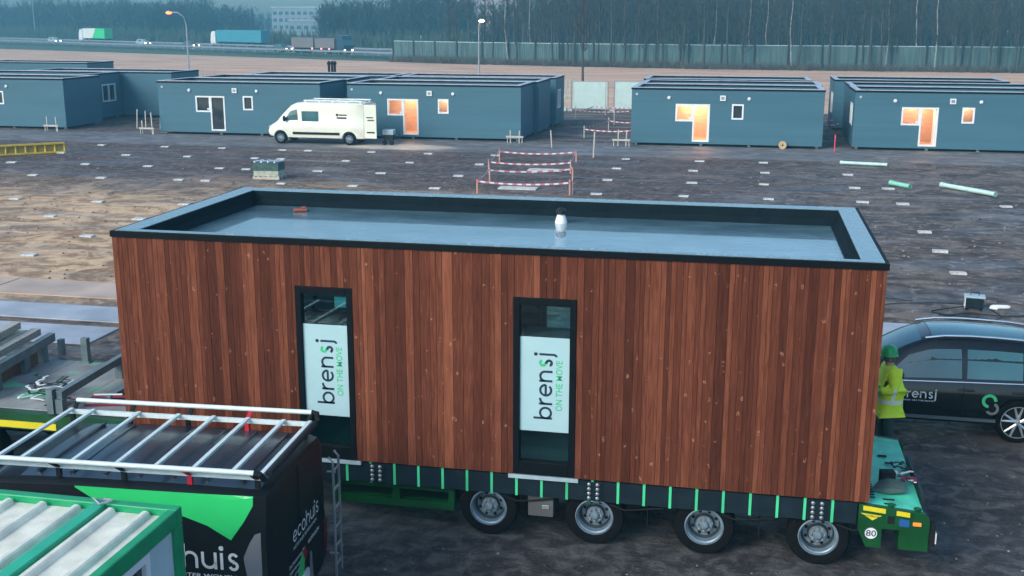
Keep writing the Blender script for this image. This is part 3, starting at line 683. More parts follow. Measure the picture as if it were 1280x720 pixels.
# gooseneck to the left
gn = MB(); gn.box((-7.0, YN-.02, 1.0), (-.03, YN+.12, 1.24)); gn.box((-7.0, YF-.12, 1.0), (-.03, YF+.02, 1.24)); gn.box((-7.0, YN+.12, 1.05), (-.03, YF-.12, 1.20))
gn.build('gooseneck', M_greend, tl)
gy = MB()
for a, b_ in ((-7, -3.1), (-2.95, -1.15), (-.95, -.1)): gy.box((a, YN-.028, 1.02), (b_, YN-.021, 1.12))
gy.build('reflective_strip', M_yellow, tl)
M_deck = mat('worn_plywood_deck', (.25, .26, .25), .75, var=.35, scale=2.2, bump=.3, stretch=(1, .5, 1))
def deckmat():
    m = M_deck; t = m.node_tree; N = t.nodes; L = t.links; b = N['Principled BSDF']
    old = b.inputs['Base Color'].links[0].from_socket
    g = N.new('ShaderNodeNewGeometry'); n = N.new('ShaderNodeTexNoise'); n.inputs['Scale'].default_value = 1.0; L.new(g.outputs['Position'], n.inputs[0])
    mr = N.new('ShaderNodeMapRange'); mr.inputs[1].default_value = .58; mr.inputs[2].default_value = .64; L.new(n.outputs[0], mr.inputs[0])
    mx = N.new('ShaderNodeMix'); mx.data_type = 'RGBA'; L.new(mr.outputs[0], mx.inputs[0]); L.new(old, mx.inputs[6]); mx.inputs[7].default_value = (.16, .50, .30, 1); L.new(mx.outputs[2], b.inputs['Base Color'])
deckmat()
dk = MB()
for k in range(6):
    xa = -7.0+k*1.163; dk.box((xa+.004, YN+.13, 1.243), (xa+1.159, YF-.13, 1.262))
dk.build('deck', M_deck, tl)
# rear deck and tail
rdk = MB(); rdk.prism([(LM-.08, .93), (LM-.08, .78), (10.72, .78), (10.72, .86)], YN+.02, YF, plane='xz')
for k in range(7): rdk.box((10.10, .22+k*.085, .934-.0), (10.16, .26+k*.085, .937), 1)
for (px, py) in ((10.33, .26), (10.33, .12)): rdk.box((px-.07, py, .905), (px+.07, py+.035, .909), 1)
rdk.box((10.35, 1.75, .905), (10.47, 1.82, .909), 1); rdk.box((10.42, 1.5, .905), (10.52, 1.56, .909), 1)
rdk.build('rear_deck', [M_green, M_black], tl)
tp = MB(); tp.prism([(9.96, .93), (10.74, .84), (10.80, .50), (10.20, .50), (10.34, .66), (10.22, .66), (10.28, .40), (10.06, .40)][:0] or [(9.95, .93), (10.74, .86), (10.80, .78), (10.80, .62), (10.24, .62), (10.24, .36), (10.06, .36), (9.95, .60)], YN-.05, YN+.02)
tp.box((10.45, YN-.04, .36), (10.80, YN+.3, .618))
tp.build('side_panel', M_greend, tl)
MB().prism([(9.95, .93), (10.74, .86), (10.80, .78), (10.80, .36), (10.06, .36), (9.95, .60)], YF-.02, YF+.05).build('side_panel', M_greend, tl)
mkk = MB()
def yv(x): return .93-(x-9.95)*.089
for a, b_ in ((10.0, 10.27), (10.40, 10.56)):
    mkk.quad((a, YN-.054, yv(a)-.075), (b_, YN-.054, yv(b_)-.075), (b_, YN-.054, yv(b_)-.012), (a, YN-.054, yv(a)-.012), 0)
mkk._add([(9.97, YN-.054, .815), (10.23, YN-.054, .795), (10.12, YN-.054, .725)], [(0, 1, 2)], 0)
disc(mkk, (10.115, YN-.054, .55), (1, 0, 0), (0, 0, 1), .083, 1)
disc(mkk, (10.115, YN-.0555, .55), (1, 0, 0), (0, 0, 1), .083, 2, r_in=.074)
words(mkk, '80', (10.052, YN-.056, .512), (1, 0, 0), (0, 0, 1), .115, 2, .01, fit=.125)
words(mkk, 'NOOTEBOOM', (10.0, YN-.056, .776), (1, 0, -.07), (0, 0, 1), .034, 2, .01, fit=.20)
mkk.quad((10.44, YN-.055, .68), (10.56, YN-.055, .67), (10.56, YN-.055, .765), (10.44, YN-.055, .775), 3)
mkk.build('side_markings', [M_yellow, M_white, M_ink, M_blue], tl)
MB().box((10.60, YN-.075, .70), (10.70, YN-.052, .745)).build('side_lamp', M_orange, tl, bevel=.005)
for px in (10.34, 10.66):
    MB().lathe([(.045, .0), (.05, .02), (.03, .03)], 14, o=(px, YN+.05, yv(px))).build('lashing_ring', M_greend, tl)
MB().box((10.30, YN-.06, .70), (10.38, YN-.052, .80)).build('lashing_pocket', M_black, tl)
MB().box((10.72, YN-.02, .42), (10.88, YN+.10, .72)).box((10.88, YN-.01, .46), (10.90, YN+.08, .60), 1).build('bumper_end', [M_black, M_white], tl)
bump = MB(); bump.box((10.72, YN+.1, .45), (10.86, YF-.05, .62)); bump.build('rear_bumper', M_dark, tl)
MB().bar((10.76, .35, .90), (10.74, 1.75, .90), .03, .12).build('ramp_edge', M_dark, tl)
for k in range(2): MB().box((10.862, .45+k*1.2, .48), (10.88, .62+k*1.2, .58)).build('tail_lamp', M_red, tl)
MB().box((9.2, 1.0, .3), (10.3, 2.2, .7)).build('tail_beam', M_dark, tl)

# loose gear on the rear deck
def zdeck(x): return .93-(x-9.98)*.095+.004
ob = MB(); ob.box((-.09, -.07, 0), (.09, .07, .19)); ob.box((-.05, -.074, .04), (.0, -.071, .14), 1)
tag(ob.build('small_box', [M_black, M_dark], loc=(10.36, .78, zdeck(10.36)), rz=.15, bevel=.015), 'small upright black box standing on the green trailer tail deck', 'box')
jk = MB()
for a in range(0, 5): jk.tube([(-.22+.03*a, -.1+.05*a, .02+.008*a), (0, -.14+.05*a, .05+.01*a), (.2, -.06+.05*a, .03+.008*a)], [.035, .05, .03], 7)
tag(jk.build('work_jacket', mat('grey_green_cloth', (.07, .12, .11), .9, bump=.5), loc=(10.36, .60, zdeck(10.36)), smooth=60), 'crumpled grey cloth jacket lying before the black box on the trailer tail', 'clothing')
def strap_pile(name, loc, m, label, n=9, s=.12, cat='strap', seed=1):
    r_ = random.Random(seed); mb = MB()
    for k in range(n):
        a = r_.uniform(0, 6.28); p = [(r_.uniform(-s, s), r_.uniform(-s, s), .02+.012*k)]
        for j in range(5):
            a += r_.uniform(-1.3, 1.3); q = p[-1]; p.append((max(-1.5*s, min(1.5*s, q[0]+math.cos(a)*s*.5)), max(-1.5*s, min(1.5*s, q[1]+math.sin(a)*s*.5)), max(.02, q[2]+r_.uniform(-.012, .014))))
        for q0, q1 in zip(p, p[1:]): mb.bar(q0, q1, .035, .006, k % (len(m) if isinstance(m, list) else 1))
    return tag(mb.build(name, m, loc=loc), label, cat)
M_maroon = mat('maroon_webbing', (.22, .01, .05), .7)
strap_pile('ratchet_strap', (10.55, .85, zdeck(10.5)), [M_dark, M_white, M_maroon], 'tangled dark and white ratchet strap beside the black box on the trailer tail', 12, .10, seed=3)
strap_pile('ratchet_strap', (10.60, 1.35, zdeck(10.55)), [M_dark, M_dark], 'small dark strap bundle farther back along the trailer tail edge', 8, .08, seed=5)
strap_pile('ratchet_strap', (-1.75, .75, 1.265), [M_greend, M_white, M_dark], 'green and grey strap heap on the deck left of the black box-frame beam', 22, .2, seed=8)
strap_pile('ratchet_strap', (-1.25, .45, 1.265), [M_maroon, M_dark], 'thin dark red strap heap near the front edge of the trailer deck', 9, .13, seed=9)
tb = MB()
for k in range(5): tb.box((-.36+.03*k, -.10+.03*k, .03*k), (.34-.04*k, .12-.02*k, .03*k+.028), k % 3)
tag(tb.build('folded_tarpaulin', [M_maroon, M_white, M_black], loc=(-.62, .62, 1.265), rz=.25, bevel=.012), 'folded dark red and white tarpaulin on the deck in front of the module end', 'tarpaulin')

# steel beams on the gooseneck deck
M_gsteel = mat('blue_grey_steel_paint', (.13, .18, .19), .5, var=.25, scale=5)
bt = empty('load_beam', (-1.10, .1, 1.265)); tag(bt, 'dark grey steel load beam on short posts, running across the deck to the module corner', 'beam')
MB().bar((0, 0.0, .27), (-.12, 2.25, .27), .09, .11).build('rail', M_gsteel, bt)
for yy in (.03, 1.7): MB().box((-.06-.05*yy/2, yy-.06, 0), (.06-.05*yy/2, yy+.06, .212)).build('post', M_gsteel, bt)
MB().box((-.17, -.06, 0), (-.07, .04, .36)).build('stop', M_gsteel, bt)
b2 = empty('load_beam', (-.60, .95, 1.265)); tag(b2, 'low dark grey steel beam lying on the deck close to the module corner', 'beam')
MB().bar((-.1, -.3, .06), (-.1, 1.4, .06), .14, .1).box((-.2, -.35, .0), (0, -.25, .13)).build('rail', M_gsteel, b2)
stk = empty('side_stake', (-2.12, 2.42, 1.262)); tag(stk, 'upright grey steel stake at the far edge of the trailer deck', 'stake'); MB().box((-.055, -.05, 0), (.055, .05, .42)).box((-.08, -.07, .0), (.08, .07, .03)).build('post', M_gsteel, stk)
pk = empty('timber_rack', (-2.55, .2, 1.265)); tag(pk, 'grey steel rack loaded with long timber bars at the left picture edge', 'rack')
MB().bar((0, 0, .33), (-.32, 2.45, .33), .10, .14).build('rail', M_gsteel, pk)
for yy in (.15, .62, 1.5, 2.1): MB().box((-.06-.13*yy, yy-.07, 0), (.04-.13*yy, yy+.07, .258)).build('post', M_gsteel, pk)
MB().box((-.34, .8, .02), (-.24, 1.9, .25)).build('infill_board', mat('brown_board', (.16, .10, .07), .8), pk)
MB().box((-.24, 2.45, .0), (-.16, 2.55, .28)).build('end_stop', M_gsteel, pk)
for k, (dx, dz, cc) in enumerate(((-.20, .45, 0), (-.38, .44, 1), (-.42, .60, 0), (-.62, .45, 1), (-.70, .60, 0), (-.90, .50, 1))):
    q = MB(); q.bar((-2.55+dx, .05, 1.265+dz), (-2.85+dx, 2.5-.1*k, 1.265+dz), .15, .11)
    tag(q.build('timber_bar', [M_timber, mat('pale_yellow_timber', (.62, .57, .42), .8, var=.2)][cc]), ['dark weathered', 'pale yellowish', 'grey weathered upper', 'pale second', 'grey topmost', 'pale outermost'][k]+' timber bar on the steel rack at the left edge', 'timber', 'timber bars on the rack')
# tractor unit rear under the gooseneck
tk = empty('truck_tractor', (-4.2, 1.3, 0)); tag(tk, 'dark truck tractor frame and tyres below the green gooseneck at the left edge', 'truck')
MB().box((-3.0, -.45, .62), (2.2, .45, .92)).build('frame', M_dark, tk)
for wx in (.2, 1.55):
    for s in (-1, 1):
        wo_ = MB().lathe([(.28, -.16), (.44, -.17), (.5, -.12), (.51, 0), (.5, .12), (.44, .17), (.28, .16)], 30, 0, 'y').build('wheel', M_tyre, tk, smooth=35, loc=(wx, s*1.02, .51))
        MB().lathe([(.285, -.15*1), (.285, .15), (.1, .15)], 20, 0, 'y').build('rim', M_rim, wo_, smooth=35)
    MB().box((wx-.55, -1.2, 1.03-.03*0), (wx+.55, -.86, 1.0-.06)).build('mudguard', M_black, tk)
MB().box((-5.6, -1.22, .5), (-3.2, 1.22, 3.4)).build('cab', M_greend, tk, bevel=.12)

# ================================================================== STEEL ROAD PLATES
M_plate = mat('rusty_steel_plate', (.42, .44, .48), .5, metal=.15, var=.25, scale=.9, bump=.3, bscale=5)
M_plateb = mat('sandy_steel_plate', (.50, .37, .29), .6, var=.25, scale=.8, bump=.3, bscale=5)
pn = 0
rows = [(10.98, 12.55, M_plateb, 'sand-stained'), (8.95, 10.2, M_plate, 'grey'), (7.2, 8.52, M_plate, 'wet grey')]
lefts = ['at the left picture edge', 'beside the module end', 'behind the module', 'hidden mostly behind the module', 'by the black car']
for (ya, yb, mm, nm), rr in zip(rows, ('farthest', 'middle', 'nearest')):
    for i, xa in enumerate([-15.6, -10.4]):
        dz = rnd.uniform(-.05, .05)
        q = MB(); q.box((xa+dz, ya, .004), (xa+5.15+dz, yb, .034))
        tag(q.build('road_plate', mm, bevel=.004, rz=0), f'{nm} steel road plate of the {rr} row, {["cut by the left picture edge", "ending near the timber module"][i]}', 'road plate', 'steel road plates')
q = MB(); q.box((8.6, 11.2, .004), (13.6, 12.6, .034)); tag(q.build('road_plate', M_plate, bevel=.004), 'grey steel road plate just beyond the roof of the black car', 'road plate', 'steel road plates')

# ================================================================== CONCRETE PADS
PX = [-26.2, -22.4, -19.05, -15.5, -14.15, -10.68, -7.57, -4.02, 2.6, 6.15, 9.28, 12.9, 14.25, 17.98]
PY = {42.55: [0, 1, 2, 3, 4, 5, 6, 7, 8, 9, 10], 38.75: [0, 1, 2, 3, 4, 5, 6, 7, 8, 9, 10, 11], 34.8: [0, 1, 2, 3, 4, 5, 6, 7, 8, 9, 10, 11, 12, 13], 30.8: [1, 2, 3, 4, 5, 6, 7, 8, 9, 10, 11, 12, 13],
      24.75: [2, 3, 5, 12], 21.55: [3, 5, 12], 18.4: [5, 12], 15.24: [5], 27.1: [5]}
ORD = ['first', 'second', 'third', 'fourth', 'fifth', 'sixth', 'seventh', 'eighth', 'ninth', 'tenth', 'eleventh', 'twelfth', 'thirteenth', 'fourteenth', 'fifteenth']
pad0 = None
ys = sorted(PY, reverse=True)
for ri, yy in enumerate(ys):
    for ci, k in enumerate(PY[yy]):
        if pad0 is None:
            pm = MB(); pm.box((-.24, -.15, .0), (.24, .15, .055)); pad0 = pm.build('foundation_pad', M_conc, bevel=.006); o = pad0
        else: o = pad0.copy(); col.objects.link(o)
        xk = PX[k] if yy > 26 or k != 5 else -12.1
        if yy < 20 and k == 5: xk = -12.1
        o.location = (xk+rnd.uniform(-.08, .08), yy+rnd.uniform(-.12, .12), .002); o.rotation_euler = (rnd.uniform(-.02, .02), 0, rnd.uniform(-.12, .12)); s = rnd.uniform(.80, .98); o.scale = (s, s, 1)
        only = len(PY[yy]) == 1
        tag(o, f'small white concrete pad, {ORD[ci]} from the left in the {ORD[ri]} row from the cabins' if not only else f'small white concrete pad alone in the {ORD[ri]} row from the cabins', 'concrete pad', 'concrete foundation pads')
for (px, py, lb) in ((-.6, 37.5, 'farther'), (-.7, 31.6, 'nearer')):
    q = MB().box((-.8, -.35, 0), (.8, .35, .05)); tag(q.build('ground_slab', M_conc, loc=(px, py, .003), bevel=.01), f'flat grey slab inside the red taped enclosure, the {lb} one', 'slab')
# ================================================================== STAKES AND BARRIER TAPE
def tape_mat():
    m = bpy.data.materials.new('red_white_tape'); m.use_nodes = True; N = m.node_tree.nodes; L = m.node_tree.links; b = N['Principled BSDF']
    co = N.new('ShaderNodeTexCoord'); wv = N.new('ShaderNodeTexWave'); wv.wave_type = 'BANDS'; wv.bands_direction = 'X'; wv.inputs['Scale'].default_value = 1.1
    mp = N.new('ShaderNodeMapping'); mp.inputs['Rotation'].default_value = (0, 0, .6); L.new(co.outputs['Object'], mp.inputs[0])
    L.new(mp.outputs[0], wv.inputs[0]); mr = N.new('ShaderNodeMath'); mr.operation = 'GREATER_THAN'; mr.inputs[1].default_value = .5; L.new(wv.outputs['Fac'], mr.inputs[0])
    mx = N.new('ShaderNodeMix'); mx.data_type = 'RGBA'; mx.inputs[6].default_value = (.62, .16, .20, 1); mx.inputs[7].default_value = (.75, .72, .75, 1); L.new(mr.outputs[0], mx.inputs[0]); L.new(mx.outputs[2], b.inputs['Base Color'])
    return m
M_tape = tape_mat()
def stake(x, y, h, label, lean=(0, 0), m=None, cat='stake', grp='wooden marker stakes'):
    q = MB(); q.prism([(-.03, -.025), (.03, -.025), (.03, .025), (-.03, .025)], 0, h, plane='xy')
    q.v = [Vector((v.x+lean[0]*v.z, v.y+lean[1]*v.z, v.z)) for v in q.v]
    return tag(q.build('marker_stake', m or M_stake, loc=(x, y, 0)), label, cat, grp)
def tape(pts, label, zs=None):
    q = MB()
    for a, b_ in zip(pts, pts[1:]):
        n = 8; A = Vector(a); B = Vector(b_)
        P = [A.lerp(B, k/n)-Vector((0, 0, .10*4*(k/n)*(1-k/n))) for k in range(n+1)]
        for p0, p1 in zip(P, P[1:]): q.bar(p0, p1, .012, .065)
    return tag(q.build('barrier_tape', M_tape), label, 'barrier tape', 'red and white barrier tapes')
M_pinkst = mat('salmon_stake_timber', (.55, .28, .20), .8)
E1 = [(-2.0, 29.8, 1.15), (-2.2, 33.2, 1.2), (-2.35, 36.7, 1.25), (-2.2, 40.0, 1.2), (.6, 40.0, 1.2), (.95, 36.0, 1.15), (1.15, 33.0, 1.15), (1.75, 29.8, 1.3)]
E1 = [(-2.05, 30.0, .58), (-2.31, 33.4, .6), (-2.98, 36.2, .6), (-3.38, 40.35, .6), (.33, 40.85, .58), (.69, 36.7, .6), (1.11, 34.55, .55), (1.64, 30.3, .62)]
nmz = ['near left', 'second left', 'third left', 'far left', 'far right', 'second right', 'third right', 'near right']
for (x, y, h), n_ in zip(E1, nmz): stake(x, y, h, f'{n_} salmon wooden stake of the red taped enclosure before the cabins', m=M_pinkst)
T = lambda i, z: (E1[i][0], E1[i][1]-.04, z)
tape([T(3, .5), T(4, .5)], 'red and white tape, farthest line of the central taped enclosure')
tape([T(2, .5), T(5, .5)], 'red and white tape, second farthest line of the central taped enclosure')
tape([T(1, .5), T(6, .5)], 'red and white tape, second nearest line of the central taped enclosure')
tape([T(0, .5), T(7, .5)], 'red and white tape, nearest line of the central taped enclosure')
tape([T(0, .55), T(1, .55), T(2, .55), T(3, .55)], 'red and white tape along the left side of the central enclosure')
tape([T(4, .55), T(5, .55), T(6, .5), (E1[7][0]+.1, E1[7][1]+.2, .04)], 'red and white tape along the right side, one end trailing on the ground')
tape([(-.96, 52.7, .6), (-.1, 57.6, .6), (2.0, 57.4, .6)], 'red and white tape beside the right cabin group, back line')
tape([(-.96, 52.7, .5), (2.05, 52.6, .5)], 'red and white tape beside the right cabin group, front line')
stake(-.96, 52.7, .7, 'pale stake at the near corner of the taped plot between cabin groups'); stake(-.1, 57.6, .8, 'pale stake at the far corner of the taped plot between cabin groups')
tape([(-3.4, 65.6, .6), (-2.6, 69.4, .6), (.6, 69.2, .6)], 'red and white tape in front of the screened fence, back line')
tape([(-3.4, 65.6, .6), (.4, 65.4, .6)], 'red and white tape in front of the screened fence, front line')
stake(-3.4, 65.6, .9, 'pale stake at the left corner of the plot before the screened fence'); stake(-1.7, 69.0, 2.6, 'tall thin dark stake before the screened fence', m=M_timber); stake(-.2, 61.5, 1.0, 'short pale stake between the taped plots')
tape([(12.8, 56.2, .8), (13.75, 56.3, .8)], 'short red and white tape between the two right cabin groups, near line')
tape([(12.8, 58.9, .8), (13.6, 59.0, .8)], 'short red and white tape between the two right cabin groups, far line')
sts = [(-33.9, 49.3, .9, 'left of the pair at the corner of the far left cabin'), (-33.2, 49.2, .9, 'right of the pair at the corner of the far left cabin'), (-38.0, 47.4, 1.4, 'leaning before the far left cabin'), (-29.5, 52.2, 1.2, 'left one in the gap between left cabin groups'), (-29.0, 52.4, 1.1, 'middle one in the gap between left cabin groups'), (-28.1, 52.6, .9, 'right one in the gap between left cabin groups'),
       (-27.3, 49.0, .8, 'left of the pair before the cabin with dark glass door'), (-26.6, 48.9, 1.3, 'right of the pair before the cabin with dark glass door'), (-4.6, 48.9, .7, 'left of the pair at the cabin corner near the central enclosure'), (-4.1, 48.9, .7, 'right of the pair at the cabin corner near the central enclosure'),
       (1.5, 48.6, .9, 'left of the pair before the bright orange doorway cabin'), (1.95, 48.5, .9, 'right of the pair before the bright orange doorway cabin'), (-1.9, 46.9, .95, 'alone in the road gap beyond the central enclosure'), (.9, 42.9, 1.3, 'tall pale one just beyond the central enclosure')]
for x, y, h, l in sts: stake(x, y, h, 'thin pale wooden stake, '+l, lean=(rnd.uniform(-.08, .08), 0))
for x0_, x1_, y_, l in ((-34.1, -33.0, 49.2, 'far left cabin corner'), (-27.4, -26.5, 48.9, 'dark glass door cabin'), (-4.8, -3.9, 48.9, 'cabin corner near the central enclosure'), (1.3, 2.1, 48.5, 'bright orange doorway cabin')):
    q = MB().box((-.5, -.015, .3), (.5, .015, .4)); q.box((-.44, .016, .0), (-.40, .05, .38)); q.box((.40, .016, .0), (.44, .05, .38))
    tag(q.build('profile_board', M_stake, loc=((x0_+x1_)/2, y_-.06, 0)), 'low pale setting-out board at the '+l, 'board', 'setting-out boards')
stake(13.0, 48.3, .9, 'bright pink marker stake before the gap between the right cabins', m=mat('pink_marker_paint', (.75, .06, .12), .6))
# loose stones and clods on the yard
st_ = MB(); r9 = random.Random(77)
for i in range(5200):
    if i < 2600: x, y = r9.uniform(2.5, 16), r9.uniform(-6, 9)
    else: x, y = r9.uniform(-24, 22), r9.uniform(8, 44)
    if 0 < x < 10.9 and -.2 < y < 2.8: continue
    q = r9.uniform(.008, .028)*(1 if i < 2600 else 2.0); a = r9.uniform(0, 3)
    P = [(x+q*math.cos(a+k*2.09)*r9.uniform(.7, 1.5), y+q*math.sin(a+k*2.09)*r9.uniform(.7, 1.5), .001) for k in range(3)]; P.append((x+r9.uniform(-.3, .3)*q, y, q*r9.uniform(.5, 1.0)))
    st_._add(P, [(0, 1, 3), (1, 2, 3), (2, 0, 3)], r9.choice((0, 0, 0, 1, 2)))
tag(st_.build('loose_stones', [mat('dark_clod', (.07, .06, .055), .9, var=.4, scale=1), mat('grey_stone', (.22, .21, .20), .9, var=.4, scale=1), mat('tan_clod', (.26, .20, .15), .9, var=.4, scale=1)]), kind='stuff')
# screened site fence
for i, (xa, xb, l) in enumerate(((-4.75, -1.95, 'left'), (-1.55, 1.3, 'right'))):
    f_ = empty('site_fence_panel', (xa, 72.6+i*.4, 0)); tag(f_, f'{l} white screened site fence panel in the gap before the field', 'fence', 'screened fence panels')
    q = MB()
    for xx in (0, xb-xa): q.tube([(xx, 0, .1), (xx, 0, 2.25)], .03, 6)
    q.tube([(0, 0, 2.22), (xb-xa, 0, 2.22)], .03, 6); q.tube([(0, 0, .15), (xb-xa, 0, .15)], .03, 6); q.build('frame', M_steel, f_)
    MB().box((.08, -.05, .18), (xb-xa-.08, -.035, 2.18)).build('screen_sheet', mat('pale_screen_sheet', (.52, .66, .62), .7, var=.06), f_)
    MB().box((-.3, -.35, 0), (.1, .35, .12)).build('foot_block', M_conc, f_)
q = MB(); q.tube([(0, 0, .1), (.28, 0, 2.4)], .035, 6); q.tube([(.45, 0, .1), (.5, 0, 2.4)], .03, 6); q.box((-.2, -.2, 0), (.25, .2, .3)); q.bar((-.1, 0, .4), (.4, 0, 1.6), .03, .03)
tag(q.build('fence_brace', mat('pale_green_post', (.45, .66, .55), .5), loc=(-5.35, 72.3, 0)), 'slanting pale green fence brace left of the white screened panels', 'brace')

# ================================================================== YARD THINGS
lb = empty('lifting_beam', (-28.3, 36.6, 0), R(0)); tag(lb, 'long yellow steel lifting beam lying on the ground at the left edge', 'beam')
M_yel = mat('yellow_steel_paint', (.62, .42, .03), .45, var=.2, scale=3)
LBa = Vector((-3.5, -2.4, 0)); LBb = Vector((2.1, 2.55, 0)); d = (LBb-LBa)
MB().bar(LBa+Vector((0, 0, .5)), LBb+Vector((0, 0, .5)), .22, .08).build('top_chord', M_yel, lb)
MB().bar(LBa+Vector((0, 0, .06)), LBb+Vector((0, 0, .06)), .22, .08).build('bottom_chord', M_yel, lb)
for k in range(17): p = LBa+d*(k/16); MB().box((p.x-.04, p.y-.06, .1), (p.x+.04, p.y+.06, .46)).build('web_plate', M_yel, lb)
MB().bar(LBa+Vector((0, 0, .28)), LBb+Vector((0, 0, .28)), .03, .34).build('web', mat('dirty_yellow_paint', (.28, .2, .04), .6), lb)
pc = empty('pallet_crate', (-11.95, 32.4, 0), .05); tag(pc, 'green and white crate on a wooden pallet, alone among the pads', 'crate')
q = MB()
for yy in (-.4, 0, .4): q.box((-.6, yy-.05, 0), (.6, yy+.05, .1))
for k in range(6): q.box((-.6+k*.22, -.45, .1), (-.5+k*.22, .45, .125))
q.build('pallet', M_stake, pc)
MB().box((-.56, -.42, .128), (.56, .42, .36)).build('lower_load', mat('pale_green_load', (.40, .42, .33), .7, var=.3, scale=6), pc)
MB().box((-.56, -.42, .362), (.56, .42, .70)).build('upper_load', mat('dark_green_netting', (.05, .10, .095), .8, var=.5, scale=9, bump=.5), pc)
for k in range(4): MB().tube([(-.55+.3*k, -.3, .74), (-.35+.3*k, .3, .74)], .04, 8).build('pipe_offcut', M_white, pc)
def pipe(a, b_, r_, m, label, coll=True):
    q = MB(); A = Vector(a); B = Vector(b_); dd = (B-A).normalized()
    n = 24; s_ = dd.cross(Vector((0, 0, 1)))
    r_ *= .8; q.tube([A, B], r_, 12); q.tube([A-dd*.02, A+dd*.14], r_*1.16, 12); q.tube([B-dd*.05, B], r_*1.12, 12)
    return tag(q.build('drain_pipe', m, smooth=40), label, 'pipe')
M_ppipe = mat('pale_green_plastic', (.50, .68, .62), .4)
pipe((12.9, 42.65, .12), (15.0, 42.2, .12), .10, M_ppipe, 'pale white pipe lying by the site road before the rightmost cabin')
pipe((14.45, 35.9, .12), (15.1, 34.9, .12), .12, mat('mint_plastic', (.25, .60, .45), .4), 'short mint green pipe lying among the pads')
pipe((16.45, 35.7, .13), (18.1, 33.3, .13), .12, M_ppipe, 'long pale green pipe lying slantwise near the right edge')
pipe((17.5, 34.3, .13), (18.1, 33.5, .13), .09, M_ppipe, 'thin pale pipe end lying beside the long slanting pipe')
rl = empty('cable_reel', (10.35, 49.1, 0)); tag(rl, 'small wooden cable reel standing against the front of a blue cabin', 'cable reel')
for yy in (-.08, .08): MB().lathe([(.21, yy-.015), (.21, yy+.015)], 20, 0, 'y', (0, 0, .212)).build('flange', mat('reel_plywood', (.55, .38, .2), .7), rl)
MB().lathe([(.13, -.064), (.13, .064)], 16, 0, 'y', (0, 0, .212)).build('cable_coil', M_black, rl)
MB().lathe([(.05, -.1), (.05, -.098)], 10, 0, 'y', (0, 0, .212)).build('hub', M_black, rl)
# welding generator with cables
wg = empty('welding_set', (13.95, 14.5, 0), -.12); wg.scale = (.78, .78, .82); tag(wg, 'small blue and white welding set on the dark soil above the black car', 'machine')
MB().box((-.26, -.2, .06), (.26, .2, .36)).build('housing', M_navy, wg, bevel=.02)
MB().box((-.30, -.22, .36), (.30, .22, .41)).build('lid', M_pale, wg, bevel=.01)
MB().box((-.29, -.21, .05), (-.262, .21, .355)).box((-.293, -.1, .12), (-.2905, .1, .3), 1).build('end_panel', [M_white, M_dark], wg)
MB().box((-.2, -.212, .12), (.2, -.203, .30)).build('control_panel', M_navy, wg)
MB().tube([(-.12, 0, .41), (-.12, 0, .5), (.12, 0, .5), (.12, 0, .41)], .014, 6).build('handle', M_black, wg)
for sx in (-.2, .2): MB().box((sx-.04, -.2, 0), (sx+.04, .2, .055)).build('foot', M_black, wg)
def cable(name, pts, r_, m, label):
    n = []; P = [Vector(p) for p in pts]; P = [P[0]]+P+[P[-1]]
    for i in range(1, len(P)-2):
        for k in range(8):
            t = k/8; a, b_, c, d_ = P[i-1:i+3]
            n.append(.5*((2*b_)+(c-a)*t+(2*a-5*b_+4*c-d_)*t*t+(-a+3*b_-3*c+d_)*t**3))
    n.append(P[-2])
    return tag(MB().tube(n, r_, 6).build(name, m, smooth=60), label, 'cable')
z = .03
cable('power_cable', [(13.7, 14.3, .1), (13.2, 14.2, z), (12.9, 13.9, z), (13.3, 13.6, z), (14.0, 13.5, z), (14.6, 13.2, z), (15.6, 13.1, z)], .012, M_black, 'black power cable looping in front of the welding set')
cable('power_cable', [(13.7, 14.5, .1), (13.1, 14.8, z), (12.3, 14.6, z), (11.6, 14.3, z), (11.1, 14.6, z), (11.8, 15.1, z), (12.6, 14.9, z)], .011, M_black, 'thin black cable coiling away to the left of the welding set')
cable('power_cable', [(14.2, 14.2, .1), (14.4, 13.6, z), (13.6, 13.2, z), (13.1, 13.4, z), (13.7, 13.9, z), (14.5, 13.8, z), (15.2, 14.0, z)], .012, M_dark, 'dark cable coil bunched against the welding set')
q = MB().tube([(-.22, 0, .05), (-.16, 0, .05), (.18, .03, .05), (.24, .03, .05)], [.03, .055, .055, .03], 8); q.tube([(-.25, -.1, .05), (-.08, -.16, .04)], .03, 6)
tag(q.build('hand_tool', M_white, loc=(14.55, 14.55, .01), smooth=50), 'white hand tool lying right of the blue welding set', 'tool')
# compressor by the white van
cp = empty('site_compressor', (-10.95, 46.5, 0)); tag(cp, 'small grey compressor on wheels with white tank, right of the white van', 'machine')
MB().box((-.35, -.25, .55), (.3, .25, .85)).build('tank', M_pale, cp, bevel=.05)
MB().box((-.28, -.2, .25), (.25, .2, .54)).build('frame', M_dark, cp)
for sx in (-.2, .2): MB().lathe([(.13, -.04), (.13, .04)], 14, 0, 'y', (sx, -.25, .13)).build('wheel', M_black, cp)
MB().tube([(.3, -.1, .5), (.55, -.1, .75), (.7, -.1, .3)], .025, 6).build('hose', M_dark, cp)

